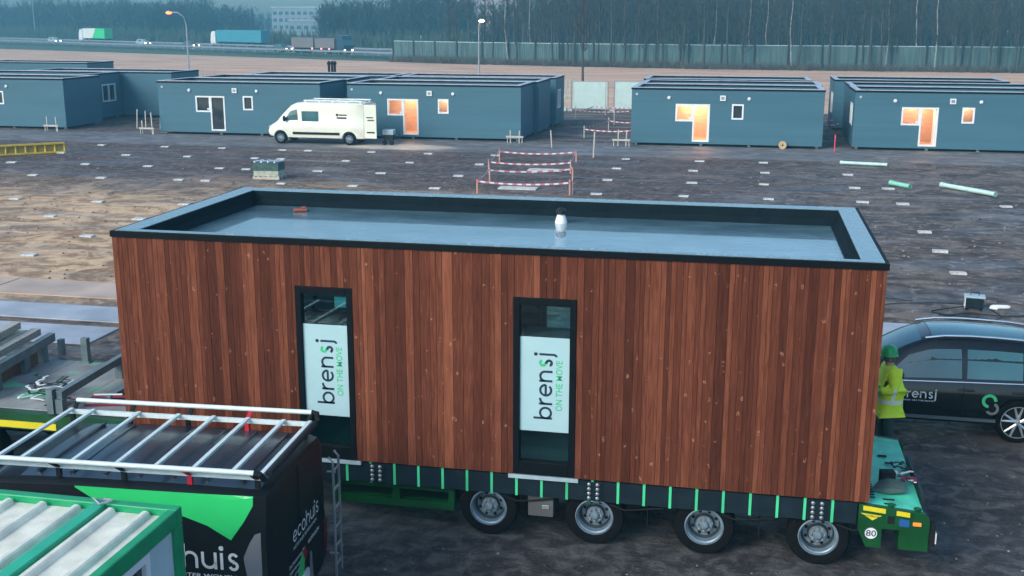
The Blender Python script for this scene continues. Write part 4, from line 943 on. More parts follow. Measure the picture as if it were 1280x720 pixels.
# ================================================================== VEHICLES
def lerp_st(sts, x):
    for a, b_ in zip(sts, sts[1:]):
        if a[0] <= x <= b_[0]:
            t = (x-a[0])/(b_[0]-a[0]); return tuple(p+(q-p)*t for p, q in zip(a, b_))
    return sts[0] if x < sts[0][0] else sts[-1]
def section(s):      # x, zb, zbelt, zroof, hw, hwb, hwr
    x, zb, zt, zr, hw_, hb_, hr = s
    zr = max(zr, zt+.01); k = min(1, (zr-zt)/.3)
    return [(x, 0, zb), (x, hw_*.8, zb), (x, hw_*.97, zb+.06), (x, hw_, zb+.2*(zt-zb)+.03), (x, hw_*1.005, zb+.6*(zt-zb)), (x, hb_, zt-.03), (x, hb_-.02, zt),
            (x, hb_+(hr-hb_)*.5+.02*k, zt+(zr-zt)*.5), (x, hr+.01, zr-.06*k), (x, hr-.05, zr-.015*k), (x, hr*.6, zr+.008), (x, 0, zr+.015)]
def shell(sts):
    rows = []
    for s in sts:
        h = section(s); rows.append(h+[(p[0], -p[1], p[2]) for p in h[-2:0:-1]])
    mb = MB(); mb.grid(rows, 0, True)
    n = len(rows[0]); q = len(rows)-1
    mb._add(rows[0], [tuple(range(n))]); mb._add(rows[-1], [tuple(range(n))])
    return mb
def weld(o):
    bm = bmesh.new(); bm.from_mesh(o.data); bmesh.ops.remove_doubles(bm, verts=bm.verts, dist=.0005); bmesh.ops.recalc_face_normals(bm, faces=bm.faces); bm.to_mesh(o.data); bm.free()
def cut_arches(o, cuts):
    for (x, z, r_, hw_) in cuts:
        for s in (-1, 1):
            c = MB().lathe([(r_, s*(hw_-.32)), (r_, s*(hw_+.2))], 28, 0, 'y', (x, 0, z)).build('cut', M_black, o.parent)
            weld(c)
            md = o.modifiers.new('cut', 'BOOLEAN'); md.object = c; md.operation = 'DIFFERENCE'; md.solver = 'EXACT'
            o['_c'] = 1
            dg = bpy.context.evaluated_depsgraph_get(); dg.update()
            me = bpy.data.meshes.new_from_object(o.evaluated_get(dg)); o.modifiers.clear(); old = o.data; o.data = me
            bpy.data.objects.remove(c)
    if '_c' in o: del o['_c']
def autosmooth(o, ang=32):
    bm = bmesh.new(); bm.from_mesh(o.data)
    for f in bm.faces: f.smooth = True
    for e in bm.edges: e.smooth = not (len(e.link_faces) == 2 and e.calc_face_angle(0) > R(ang))
    bm.to_mesh(o.data); bm.free()
def side_patch(sts, x0, x1, s, lo=.06, hi=.80, sl0=0, sl1=0, off=.008, n=8):
    """glass on the side between belt and roof; lo/hi = fraction of the height, sl = slant of the ends"""
    rows = []
    for v in (lo, (lo+hi)/2, hi):
        row = []
        for i in range(n+1):
            x = x0+sl0*v+(x1+sl1*v-x0-sl0*v)*i/n; S = lerp_st(sts, x); h = section(S)
            pts = h[6:9]; tt = v*2
            if tt <= 1: p = Vector(pts[0]).lerp(Vector(pts[1]), tt)
            else: p = Vector(pts[1]).lerp(Vector(pts[2]), tt-1)
            row.append((x, s*(p.y+off), p.z))
        rows.append(row)
    return rows
def top_patch(sts, x0, x1, fr=.9, off=.012, n=8):
    rows = []
    for i in range(n+1):
        x = x0+(x1-x0)*i/n; h = section(lerp_st(sts, x)); P = [h[9], h[10], h[11]]
        row = [(x, -P[0][1]*fr, P[0][2]+off), (x, -P[1][1], P[1][2]+off), (x, 0, P[2][2]+off), (x, P[1][1], P[1][2]+off), (x, P[0][1]*fr, P[0][2]+off)]
        rows.append(row)
    return rows
def wheel(parent, x, y, r_, wd, s, rimm, spokes=5, rr=.7):
    o = MB().lathe([(r_*rr, -wd/2), (r_*.9, -wd*.52), (r_, -wd*.36), (r_, wd*.36), (r_*.9, wd*.52), (r_*rr, wd/2)], 32, 0, 'y', caps=False).build('wheel', M_tyre, parent, smooth=35, loc=(x, y, r_))
    q = MB(); f = s*wd/2
    q.lathe([(r_*rr, f*.95), (r_*rr, f*1.0), (r_*(rr-.05), f*1.0), (r_*(rr-.07), f*.5), (r_*.2, f*.4)], 32, 1, 'y', caps=False)
    disc(q, (0, f*.5, 0), (1, 0, 0), (0, 0, 1), r_*(rr-.05), 1)
    for k in range(spokes):
        a = 2*math.pi*k/spokes+.3
        for da in (-.11, .11):
            p0 = Vector((math.cos(a)*r_*.12, f*.85, math.sin(a)*r_*.12)); p1 = Vector((math.cos(a+da*2.2)*r_*(rr-.04), f*.9, math.sin(a+da*2.2)*r_*(rr-.04)))
            q.tube([p0, p1], [r_*.07, r_*.045], 6, 0)
    q.lathe([(r_*.16, f*.5), (r_*.15, f*.95), (0, f*1.0)], 16, 0, 'y')
    q.lathe([(r_*rr, f*.97), (r_*rr*.99, f*1.03), (r_*(rr-.04), f*1.03), (r_*(rr-.05), f*.97)], 32, 0, 'y', caps=False)
    q.build('rim', [rimm, M_black], o, smooth=40)
    return o
M_cblack = mat('black_car_paint', (.002, .004, .006), .10, var=.1, coat=.3, spec=.45, rvar=.02)
M_chrome = mat('chrome_trim', (.8, .84, .85), .2, metal=.9, var=.03)
# ---- black estate car
car = empty('black_car', (12.95, 6.13, 0), math.pi); tag(car, 'black estate car with silver roof rails, parked behind the person at right', 'car')
CS = [(-.98, .48, .80, .82, .70, .68, .50), (-.93, .36, .97, 1.10, .86, .84, .64), (-.80, .30, 1.03, 1.36, .90, .88, .65), (-.55, .26, 1.04, 1.57, .925, .90, .65), (-.2, .24, 1.03, 1.63, .935, .91, .64), (.3, .23, 1.015, 1.655, .935, .91, .63), (.9, .23, 1.0, 1.665, .93, .91, .64), (1.4, .23, .985, 1.635, .93, .91, .63), (1.75, .23, .975, 1.49, .93, .91, .635), (2.15, .23, .965, 1.26, .93, .91, .66), (2.52, .23, .955, 1.04, .93, .90, .70), (2.9, .24, .92, .97, .93, .88, .68), (3.3, .26, .84, .89, .91, .85, .62), (3.55, .32, .70, .76, .84, .78, .52), (3.64, .42, .56, .62, .74, .70, .45)]
bo = shell(CS).build('body', M_cblack, car); weld(bo); cut_arches(bo, [(0, .36, .41, .93), (2.77, .36, .41, .93)]); autosmooth(bo, 38)
for s in (-1, 1):
    for (a, b_, l0, l1) in ((.92, 2.25, .02, -.62), (-.02, .84, .0, .0), (-.62, -.10, .18, .0)):
        MB().grid(side_patch(CS, a, b_, s, sl0=l0, sl1=l1)).build('side_window', M_dglass, car, smooth=60)
    rr_ = [(x, s*(section(lerp_st(CS, x))[9][1]+.01), section(lerp_st(CS, x))[9][2]+.045) for x in (-.60, -.4, 0, .4, .8, 1.2, 1.42)]
    rr_[0] = (-.68, rr_[0][1], rr_[0][2]-.03); rr_[-1] = (1.5, rr_[-1][1], rr_[-1][2]-.03)
    MB().tube(rr_, .022, 8).build('roof_rail', M_chrome, car, smooth=60)
    q = MB(); P = [(x, s*(section(lerp_st(CS, x))[5][1]+.012), lerp_st(CS, x)[2]-.012) for x in (-.6, -.2, .3, .9, 1.4, 1.9, 2.3)]
    q.tube(P, .013, 6).build('belt_trim', M_chrome, car)
    q = MB(); q.lathe([(.02, 0), (.09, .02), (.10, .12), (.07, .2), (.02, .22)], 12, 0, 'y', (0, 0, 0), 1)
    mo = q.build('wing_mirror', M_cblack, car, smooth=50); mo.location = (1.93, s*1.12 if s < 0 else .90, 1.07); mo.scale = (.9, 1, .8)
    if s < 0: mo.location.y = -1.12
    for hx in (.72, -.14+.02): 
        hh = section(lerp_st(CS, hx))[4]
        MB().tube([(hx, s*(hh[1]+.012), .86), (hx+.1, s*(hh[1]+.035), .865), (hx+.24, s*(hh[1]+.012), .86)], .016, 6).build('door_handle', M_cblack, car, smooth=60)
    MB().bar((.35, s*.938, .36), (2.4, s*.938, .36), .03, .05).build('sill_trim', mat('grey_sill_trim', (.10, .12, .13), .35), car)
    dl = MB()
    for xx in (.88, 2.05, -.06): 
        dl.tube([(xx, s*.9385, .32), (xx, s*.944, .55), (xx, s*.938, .80), (xx, s*.908, .955)], .004, 4)
    dl.build('door_gap', M_black, car)
    MB().box((3.42, s*.55, .66), (3.60, s*.76, .74)).build('headlight', M_pale, car, bevel=.02)
    MB().box((-.955, s*.45, .90), (-.88, s*.82, .99)).build('tail_light', M_red, car, bevel=.02)
MB().grid(top_patch(CS, 1.55, 2.5)).build('windscreen', M_dglass, car, smooth=60)
MB().grid(top_patch(CS, -.12, 1.38, .86)).build('roof_glass', M_dglass, car, smooth=60)
MB().grid(top_patch(CS, -.84, -.38, .9)).build('rear_window', M_dglass, car, smooth=60)
MB().prism([(-.2, 1.63), (-.4, 1.60), (-.38, 1.70)], -.02, .02).build('aerial', M_cblack, car)
for x in (0, 2.77):
    for s in (-1, 1): wheel(car, x, s*.825, .36, .235, s, M_alu, 5, .76)
lt = MB(); yy = .945      # near side is local +y (car faces world -x); text direction world +x = local -x
letters(lt, 'brensj', (1.90, yy, .68), (-1, 0, 0), (0, 0, 1), .115, 0, .19)
words(lt, 'MADE ON THE MOVE', (1.84, yy, .625), (-1, 0, 0), (0, 0, 1), .035, 0, .01, fit=.50)
W_ = []
def arcstrip(mb, c, r_, a0, a1, wd, yy, m, sx=-1, n=20):
    rows = []
    for i in range(n+1):
        a = R(a0+(a1-a0)*i/n); rows.append([(c[0]+sx*math.cos(a)*(r_-wd/2), yy, c[1]+math.sin(a)*(r_-wd/2)), (c[0]+sx*math.cos(a)*(r_+wd/2), yy, c[1]+math.sin(a)*(r_+wd/2))])
    mb.grid(rows, m)
lt.build('lettering', M_white, car); lt = MB()
arcstrip(lt, (.47, .70), .095, 0, 265, .05, .9475, 1); arcstrip(lt, (.42, .57), .085, 70, -150, .045, .9475, 2)
lt.build('emblem', [M_white, M_gink, mat('grey_vinyl', (.18, .2, .2), .4)], car)

M_vblack = mat('satin_black_van_film', (.006, .008, .010), .42, var=.1, spec=.25, rvar=.06)
# ---- black van with ladder rack
van = empty('black_van', (3.66, -2.68, 0), math.pi+R(3.2)); tag(van, 'black van with aluminium roof rack and bright green swoosh, at the lower left', 'van')
VS = [(.0, .42, 1.08, 1.96, .90, .90, .84), (.03, .34, 1.10, 2.02, .96, .955, .87), (.12, .26, 1.10, 2.045, .98, .975, .885), (1.0, .24, 1.10, 2.06, .985, .98, .89), (2.2, .24, 1.10, 2.055, .985, .98, .89), (3.0, .24, 1.10, 2.03, .985, .98, .88), (3.3, .24, 1.08, 1.93, .98, .975, .86), (3.75, .24, 1.05, 1.55, .97, .965, .84), (4.15, .25, 1.0, 1.15, .96, .95, .84), (4.6, .26, .90, 1.0, .94, .91, .80), (4.9, .34, .72, .80, .86, .82, .70), (4.98, .45, .6, .66, .8, .75, .6)]
vb = shell(VS).build('body', M_vblack, van); weld(vb); cut_arches(vb, [(.95, .34, .39, .98), (4.05, .34, .39, .98)]); autosmooth(vb, 38)
MB().grid(top_patch(VS, 3.25, 4.1)).build('windscreen', M_dglass, van, smooth=60)
for s in (-1, 1):
    MB().grid(side_patch(VS, 3.05, 4.05, s, sl0=0, sl1=-.7, off=.006)).build('side_window', M_dglass, van, smooth=60)
    q = MB(); q.lathe([(.02, 0), (.1, .02), (.12, .12), (.08, .2)], 10, 0, 'y'); mo = q.build('wing_mirror', M_black, van, smooth=50); mo.location = (3.75, .96 if s > 0 else -1.16, 1.25); mo.scale = (.6, 1, 1.4)
    MB().box((-.012, s*.84, .55), (.02, s*.93, .95)).build('tail_light', mat('dark_red_lens', (.12, .004, .008), .3), van, bevel=.01)
    for x in (.95, 4.05): wheel(van, x, s*.86, .34, .22, s, M_steel, 6, .66)
M_roofb = mat('glossy_dark_roof_paint', (.016, .036, .055), .30, var=.2, coat=.2, spec=.6, rvar=.05)
# roof ribs
for k in range(7): MB().tube([(.35+k*.38, -.72, 2.062), (.35+k*.38, .72, 2.062)], .022, 6).build('roof_rib', M_roofb, van)
MB().grid(top_patch(VS, .12, 3.15, .96, .006)).build('roof_skin', M_roofb, van, smooth=60)
MB().box((-.012, -.004, .35), (.002, .004, 1.98)).build('door_gap', M_black, van)
rk = MB()
for s in (-1, 1):
    rk.bar((.10, s*.80, 2.17), (3.12, s*.80, 2.17), .04, .05)
RK = rk.build('roof_rack', M_rack, van)
for s in (-1, 1): 
    MB().tube([(.12, s*.93, 2.27), (3.08, s*.93, 2.27)], .028, 10).build('rail', M_rack, RK, smooth=60)
    for k in range(5):
        xk = .14+k*.735
        MB().bar((xk, s*.80, 2.15), (xk, s*.94, 2.25), .05, .02).bar((xk, s*.80, 2.05), (xk, s*.80, 2.15), .05, .04).build('bracket', M_black if k != 1 else M_red, RK)
    MB().tube([(.12, s*.93, 2.27), (.06, s*.93, 2.26), (.03, s*.88, 2.18)], .032, 8).build('end_cap', M_black, RK)
for xk in (.10, .42, .86, 1.28, 1.72, 2.22, 2.80, 3.08): MB().bar((xk, -.80, 2.20), (xk, .80, 2.20), .045, .03).build('crossbar', M_rack, RK)
MB().tube([(.03, .75, 2.20), (.03, -.75, 2.20)], .035, 8).build('roller', M_dark, RK)
# rear ladder (camera-far side of the rear end)
ld_ = MB()
for yy in (.62, .84):       # local y: world -y = +y local; far side = negative local y
    ld_.tube([(-.10, -yy, .25), (-.10, -yy, 1.72), (-.05, -yy, 1.78)], .016, 6)
for k in range(6): ld_.tube([(-.10, -.62, .4+k*.24), (-.10, -.84, .4+k*.24)], .014, 6)
for z_ in (.5, 1.55): ld_.tube([(-.10, -.73, z_), (.01, -.73, z_)], .014, 6)
ld_.v = [Vector((v.x-.06, v.y-.16, v.z)) for v in ld_.v]
ld_.build('rear_ladder', M_steel, van)
# side livery (near side = local +y), u runs to world +x = local -x
M_lgreen = mat('bright_green_vinyl', (.03, .62, .16), .3, var=.04, coat=.5); M_lgrey = mat('grey_vinyl_panel', (.20, .21, .23), .35, var=.08); M_lred = mat('dark_red_vinyl', (.30, .005, .015), .35)
sd_ = MB()
def van_side(x, z): # local y of side surface
    h = section(lerp_st(VS, x)); ps = h[3:10]
    for a, b_ in zip(ps, ps[1:]):
        if a[2] <= z <= b_[2]: t = (z-a[2])/max(1e-6, b_[2]-a[2]); return a[1]+(b_[1]-a[1])*t+.006
    return h[5][1]+.006
def drape(poly_top, poly_bot, m, nz=10):     # curves as functions of x (list of x), strips draped on the side
    rows = []
    for k in range(nz+1):
        row = []
        for (x, zt_), (_, zb_) in zip(poly_top, poly_bot): z_ = zb_+(zt_-zb_)*k/nz; row.append((x, van_side(x, z_), z_))
        rows.append(row)
    sd_.grid(rows, m)
top = [(x, 2.0) for x in (0.24, .32, .5, .7, .9, 1.2, 1.5, 1.8)]
bot = [(.16, 1.90), (.26, 1.72), (.40, 1.52), (.65, 1.66), (.9, 1.74), (1.2, 1.79), (1.6, 1.80), (1.9, 1.86), (2.12, 1.98)]
top = [(x, 1.995) for x, _ in bot]
drape(top, bot, 0)
drape([(.08, 1.62), (.14, 1.60), (.20, 1.50), (.27, 1.34)], [(.08, .5), (.14, .6), (.20, .9), (.27, 1.30)], 1)
sw = MB()
L_ = 1.95
letters(sd_, 'ecohuis', (1.575, .998, 1.18), (-1, 0, 0), (0, 0, 1), .19, 2, .17)
words(sd_, 'NATUURLIJK BETER WONEN', (1.56, .998, 1.08), (-1, 0, 0), (0, 0, 1), .06, 2, .01, fit=1.2)
sd_.v = [Vector((v.x, van_side(v.x, v.z) if abs(v.y-.998) < 1e-4 else v.y, v.z)) for v in sd_.v]
sd_.build('side_livery', [M_lgreen, M_lgrey, M_white], van)
rl_ = MB(); xr = -.016     # rear face: u along world +y = local -y
def tilt(o_): return o_
letters(rl_, 'ecohuis', (xr, .26, 1.17), (0, -1, 0), (0, 0, 1), .135, 0, .16); rl_.build('lettering', M_white, van); rl_ = MB()
words(rl_, 'NATUURLIJK BETERWONEN', (xr, .26, 1.09), (0, -1, 0), (0, 0, 1), .055, 0, .012, fit=.80); rl_.build('lettering', M_white, van); rl_ = MB()
words(rl_, 'ecohuis.be', (xr, -.22, .94), (0, -1, 0), (0, 0, 1), .09, 0, .012, fit=.40); rl_.build('lettering', M_white, van); rl_ = MB()
words(rl_, 'Oud Strijdersstraat 207', (xr, .42, .93), (0, -1, 0), (0, 0, 1), .06, 0, .012, fit=.52); rl_.build('lettering', M_white, van); rl_ = MB()
words(rl_, '2200 Herentals', (xr, .42, .85), (0, -1, 0), (0, 0, 1), .06, 0, .012, fit=.40); rl_.build('lettering', M_white, van); rl_ = MB()
words(rl_, 'T 014 47 00 72', (xr, .42, .77), (0, -1, 0), (0, 0, 1), .06, 0, .012, fit=.38); rl_.build('lettering', M_white, van); rl_ = MB()
rl_._add([(xr, .22, .40), (xr, .02, .40), (xr, -.10, .86), (xr, -.02, .95), (xr, .13, .80)], [(0, 1, 2, 3, 4)], 1)
rl_._add([(xr-.001, -.02, .95), (xr-.001, -.16, .93), (xr-.001, -.20, .84), (xr-.001, -.10, .80), (xr-.001, -.06, .86)], [(0, 1, 2, 3, 4)], 2)
rl_._add([(xr, -.24, .40), (xr, -.36, .40), (xr, -.34, .80), (xr, -.26, .82)], [(0, 1, 2, 3)], 3)
rl_.build('rear_emblem', [M_white, M_lgreen, M_lred, M_lgrey], van)
MB().box((-.03, -.2, .55), (-.002, .2, .66)).build('number_plate', M_white, van)

# ---- white van by the cabins
wv = empty('white_van', (-12.95, 45.62+.95, 0), math.pi-.02); tag(wv, 'white high-roof panel van with open rear doors, parked before the blue cabins', 'van')
WS = [(-.86, .40, 1.25, 2.22, .98, .98, .90), (-.82, .34, 1.25, 2.28, 1.0, 1.0, .93), (0, .32, 1.25, 2.31, 1.02, 1.02, .94), (2.6, .32, 1.25, 2.31, 1.02, 1.02, .94), (3.1, .32, 1.25, 2.27, 1.02, 1.02, .93), (3.4, .32, 1.24, 2.14, 1.01, 1.0, .90), (3.95, .32, 1.20, 1.64, 1.0, .98, .86), (4.3, .34, 1.12, 1.24, .98, .95, .84), (4.65, .38, .98, 1.04, .94, .9, .76), (4.82, .48, .78, .84, .85, .8, .6)]
wb = shell(WS).build('body', M_offwhite, wv); weld(wb); cut_arches(wb, [(0, .35, .42, 1.02), (4.05, .35, .42, 1.02)]); autosmooth(wb, 38)
for s in (-1, 1):
    MB().grid(side_patch(WS, 2.95, 3.95, s, lo=.08, hi=.66, sl0=.1, sl1=-.75, off=.01)).build('side_window', M_dglass, wv)
    MB().grid(side_patch(WS, 1.75, 2.75, s, lo=.02, hi=.55, off=.01)).build('side_window', M_dglass, wv)
    MB().bar((.55, s*1.03, .62), (3.3, s*1.03, .62), .05, .13).build('rub_strip', M_black, wv)
    for x in (0, 4.05): wheel(wv, x, s*.88, .35, .24, s, M_rim, 6, .62)
    q = MB(); q.lathe([(.02, 0), (.1, .02), (.12, .12), (.08, .2)], 10, 0, 'y'); mo = q.build('wing_mirror', M_black, wv, smooth=50); mo.location = (3.75, 1.0 if s > 0 else -1.2, 1.4); mo.scale = (.6, 1, 1.5)
    dd_ = MB(); sh = .0 if s > 0 else -.62
    if s > 0:
        dd_.box((-1.60, .97, .42), (-.90, 1.03, 2.24)); dd_.box((-1.50, 1.031, .70), (-1.05, 1.04, .78), 1)
        for zz, c0 in ((1.55, -1.42), (1.40, -1.48)): dd_.box((c0, 1.031, zz-.03), (c0+.38, 1.038, zz+.03), 1)
    else: dd_.box((-.90, -.95, .42), (-.85, -.1, 2.22))
    dd_.build('rear_door', [M_offwhite, M_dark], wv, bevel=.015)
    lg = MB()
    words(lg, 'BEKAERT', (.72, s*1.032, 1.62), (-s, 0, 0) if s > 0 else (1, 0, 0), (0, 0, 1), .12, 0, .012) if False else None
    lg.box((.60, s*1.028, 1.60), (.72, s*1.034, 1.72)); lg.box((.10, s*1.028, 1.63), (.55, s*1.034, 1.69)); lg.box((.12, s*1.028, 1.46), (.68, s*1.034, 1.54))
    lg.build('side_logo', M_dark, wv)
MB().box((4.62, -.86, .34), (4.90, .86, .70)).build('front_bumper', M_black, wv, bevel=.08)
MB().box((-.875, .0, .45), (-.862, .9, 2.15)).build('load_opening', M_black, wv)
MB().grid(top_patch(WS, 3.38, 4.26)).build('windscreen', M_dglass, wv, smooth=60)
rr2 = MB()
for s in (-1, 1): rr2.bar((-.7, s*.72, 2.40), (2.7, s*.72, 2.40), .06, .06)
for k in range(5): rr2.bar((-.6+k*.8, -.72, 2.38), (-.6+k*.8, .72, 2.38), .04, .04); rr2.box((-.63+k*.8, -.74, 2.28), (-.57+k*.8, -.70, 2.38)); rr2.box((-.63+k*.8, .70, 2.28), (-.57+k*.8, .74, 2.38))
rr2.build('roof_rack', M_white, wv)
MB().box((4.5, .62, .80), (4.79, .86, .98)).build('headlight', M_pale, wv, bevel=.03); MB().box((4.5, -.86, .80), (4.79, -.62, .98)).build('headlight', M_pale, wv, bevel=.03)

# ---- site container, lower left
sc_ = empty('site_container', (3.62, -5.16, 0)); tag(sc_, 'white site container with green frame and ribbed roof, nearest at the bottom left', 'container')
M_cwhite = mat('dirty_white_sheet', (.76, .74, .62), .6, var=.16, scale=5, bump=.2); M_cside = mat('pale_blue_grey_panel', (.52, .62, .66), .45, var=.06)
M_cgreen = mat('container_green_paint', (.006, .30, .12), .4, var=.15, scale=6)
Lc, Dc, Hc_ = 6.05, 2.44, 2.6
q = MB(); q.box((-Lc, -.095, Hc_-.16), (0, 0, Hc_)); q.box((-Lc, -Dc, Hc_-.16), (0, -Dc+.095, Hc_)); q.box((-.09, -Dc+.096, Hc_-.16), (0, -.096, Hc_)); q.box((-Lc, -Dc+.096, Hc_-.16), (-Lc+.09, -.096, Hc_))
for a in (0, -Lc+.14): q.box((a-.14, -.14, .0), (a, 0, Hc_-.161)) if False else q.box((a-.14 if a else -.14, -.139, .0), (a if a else -.001, -.001, Hc_-.161)); 
q.build('frame', M_cgreen, sc_, bevel=.012)
MB().box((-.80, -Dc+.097, Hc_-.06), (-.69, -.097, Hc_-.004)).build('roof_bar', mat('mint_green_bar', (.02, .42, .24), .4, var=.12), sc_)
rf = MB(); rf.box((-Lc+.091, -Dc+.097, Hc_-.12), (-.091, -.097, Hc_-.07))
x = -.28
while x > -Lc+.2:
    if True: rf.prism([(x-.05, Hc_-.071), (x+.05, Hc_-.071), (x+.035, Hc_-.03), (x+.018, Hc_-.018), (x-.018, Hc_-.018), (x-.035, Hc_-.03)], -Dc+.10, -.13)
    x -= .335
rf.build('roof_sheet', M_cwhite, sc_)
wl = MB(); op = [(-1.55, -.56, 1.35, 2.425)]
for a, b_, c, d in rects_around(-Dc+.05, -.14, .1, Hc_-.162, op): wl.box((-.10, a, c), (-.04, b_, d))
wl.box((-.10, -.139, .1), (-.0405, -.05, Hc_-.162)); wl.box((-Lc+.05, -.10, .1), (-.14, -.04, Hc_-.162)); wl.box((-Lc+.05, -Dc+.04, .1), (-.10, -Dc+.10, Hc_-.162)); wl.box((-Lc+.04, -Dc+.1, .1), (-Lc+.10, -.1, Hc_-.162)); wl.box((-Lc+.1, -Dc+.1, .1), (-.1, -.1, .2))
wl.build('wall', M_cside, sc_)
fr = MB(); a, b_, c, d = op[0]
for q_ in ((a, a+.07, c, d), (b_-.07, b_, c, d), ((a+b_)/2-.05, (a+b_)/2+.05, c+.07, d-.07), (a+.07, b_-.07, c, c+.07), (a+.07, b_-.07, d-.07, d)): fr.box((-.09, q_[0], q_[2]), (-.015, q_[1], q_[3]))
fo = fr.build('window', M_upvc, sc_); MB().box((-.07, a+.07, c+.07), (-.06, b_-.07, d-.07)).build('pane', M_winglass, fo)
MB().tube([(-.70, -.07, Hc_+.01), (-.78, -.12, Hc_+.05), (-.70, -.16, Hc_+.02), (-.62, -.1, Hc_+.04), (-.72, -.05, Hc_+.02)], .012, 6).build('wire_loop', M_steel, sc_)

# ================================================================== PERSON
def skinned(name, pts, edges, radii, m, parent, root=0, lv=2):
    me = bpy.data.meshes.new(name); me.from_pydata(pts, edges, []); me.materials.append(m)
    o = bpy.data.objects.new(name, me); col.objects.link(o); o.parent = parent
    md = o.modifiers.new('skin', 'SKIN'); md.use_smooth_shade = True
    for i, sv_ in enumerate(me.skin_vertices[0].data):
        rr = radii[i]; sv_.radius = (rr, rr) if isinstance(rr, (int, float)) else rr; sv_.use_root = (i == root)
    ss = o.modifiers.new('sub', 'SUBSURF'); ss.levels = lv; ss.render_levels = lv
    dg = bpy.context.evaluated_depsgraph_get(); dg.update()
    me2 = bpy.data.meshes.new_from_object(o.evaluated_get(dg)); o.modifiers.clear(); o.data = me2
    for p in me2.polygons: p.use_smooth = True
    return o
def hivis():
    m = bpy.data.materials.new('hi_vis_jacket'); m.use_nodes = True; N = m.node_tree.nodes; L = m.node_tree.links; b = N['Principled BSDF']
    co = N.new('ShaderNodeTexCoord'); sp = N.new('ShaderNodeSeparateXYZ'); L.new(co.outputs['Object'], sp.inputs[0])
    def band(sock, lo, hi):
        a = N.new('ShaderNodeMath'); a.operation = 'GREATER_THAN'; a.inputs[1].default_value = lo; L.new(sock, a.inputs[0])
        c = N.new('ShaderNodeMath'); c.operation = 'LESS_THAN'; c.inputs[1].default_value = hi; L.new(sock, c.inputs[0])
        d_ = N.new('ShaderNodeMath'); d_.operation = 'MULTIPLY'; L.new(a.outputs[0], d_.inputs[0]); L.new(c.outputs[0], d_.inputs[1]); return d_.outputs[0]
    def mx(f, a, b_):
        n = N.new('ShaderNodeMix'); n.data_type = 'RGBA'; L.new(f, n.inputs[0])
        for i, x in ((6, a), (7, b_)):
            if isinstance(x, tuple): n.inputs[i].default_value = x
            else: L.new(x, n.inputs[i])
        return n.outputs[2]
    nz = N.new('ShaderNodeTexNoise'); nz.inputs['Scale'].default_value = 9; L.new(co.outputs['Object'], nz.inputs[0])
    c = mx(nz.outputs[0], (.70, 1.0, .02, 1), (.86, 1.0, .05, 1))
    st = N.new('ShaderNodeMath'); st.operation = 'MAXIMUM'; L.new(band(sp.outputs[2], .93, .99), st.inputs[0])
    v = N.new('ShaderNodeMath'); v.operation = 'MULTIPLY'; L.new(band(sp.outputs[0], -.02, .035), v.inputs[0]); L.new(band(sp.outputs[2], .93, 1.22), v.inputs[1]); L.new(v.outputs[0], st.inputs[1])
    c = mx(st.outputs[0], c, (.85, .92, .85, 1)); L.new(c, b.inputs['Base Color']); b.inputs['Roughness'].default_value = .6
    bp = N.new('ShaderNodeBump'); bp.inputs['Strength'].default_value = .6; bp.inputs['Distance'].default_value = .02; L.new(nz.outputs[0], bp.inputs['Height']); L.new(bp.outputs[0], b.inputs['Normal'])
    return m
M_skin = mat('skin', (.50, .28, .20), .55, var=.08, scale=8)
M_hv = hivis(); M_trous = mat('dark_green_trousers', (.02, .06, .055), .85, var=.3, bump=.4)
pe = empty('person', (10.75, 4.10, 0), R(8)); pe.scale = (.96, 1.0, 1.03); tag(pe, 'person in yellow hi-vis jacket, green helmet and gloves, standing by the black car', 'person')
# facing local -x (towards the trailer controls), arms bent forward
J = {'pel': (0, 0, .95), 'sp': (.02, 0, 1.15), 'ch': (.01, 0, 1.34), 'nk': (-.02, 0, 1.50), 'hd': (-.05, 0, 1.60), 'ht': (-.05, 0, 1.70), 'hl': (0, .10, .90), 'kl': (-.04, .12, .50), 'al': (.0, .13, .09), 'tl': (-.15, .14, .05), 'hr': (0, -.10, .90), 'kr': (-.01, -.12, .50), 'ar': (.05, -.13, .09), 'tr': (-.10, -.14, .05),
     'sl': (.0, .19, 1.42), 'el': (-.02, .25, 1.14), 'wl': (-.25, .12, 1.10), 'sr': (.0, -.19, 1.42), 'er': (.0, -.26, 1.15), 'wr': (-.22, -.20, 1.15)}
def sk(name, keys, edges, rad, m, root=None):
    idx = {k: i for i, k in enumerate(keys)}
    return skinned(name, [J[k] for k in keys], [(idx[a], idx[b_]) for a, b_ in edges], [rad[k] for k in keys], m, pe, idx[root or keys[0]])
rad = dict(pel=(.14, .11), sp=(.13, .10), ch=(.15, .11), nk=.055, hd=.085, ht=.075, hl=.085, kl=.058, al=.04, tl=.035, hr=.085, kr=.058, ar=.04, tr=.035, sl=.06, el=.045, wl=.03, sr=.06, er=.045, wr=.03)
sk('body', list(J), [('pel', 'sp'), ('sp', 'ch'), ('ch', 'nk'), ('nk', 'hd'), ('hd', 'ht'), ('pel', 'hl'), ('hl', 'kl'), ('kl', 'al'), ('al', 'tl'), ('pel', 'hr'), ('hr', 'kr'), ('kr', 'ar'), ('ar', 'tr'), ('ch', 'sl'), ('sl', 'el'), ('el', 'wl'), ('ch', 'sr'), ('sr', 'er'), ('er', 'wr')], rad, M_skin)
J['hem'] = (.01, 0, .80); J['col'] = (-.015, 0, 1.50)
jr = dict(hem=(.215, .20), pel=(.235, .21), sp=(.235, .20), ch=(.235, .185), col=(.10, .10), sl=.115, el=.09, wl=.06, sr=.115, er=.09, wr=.06)
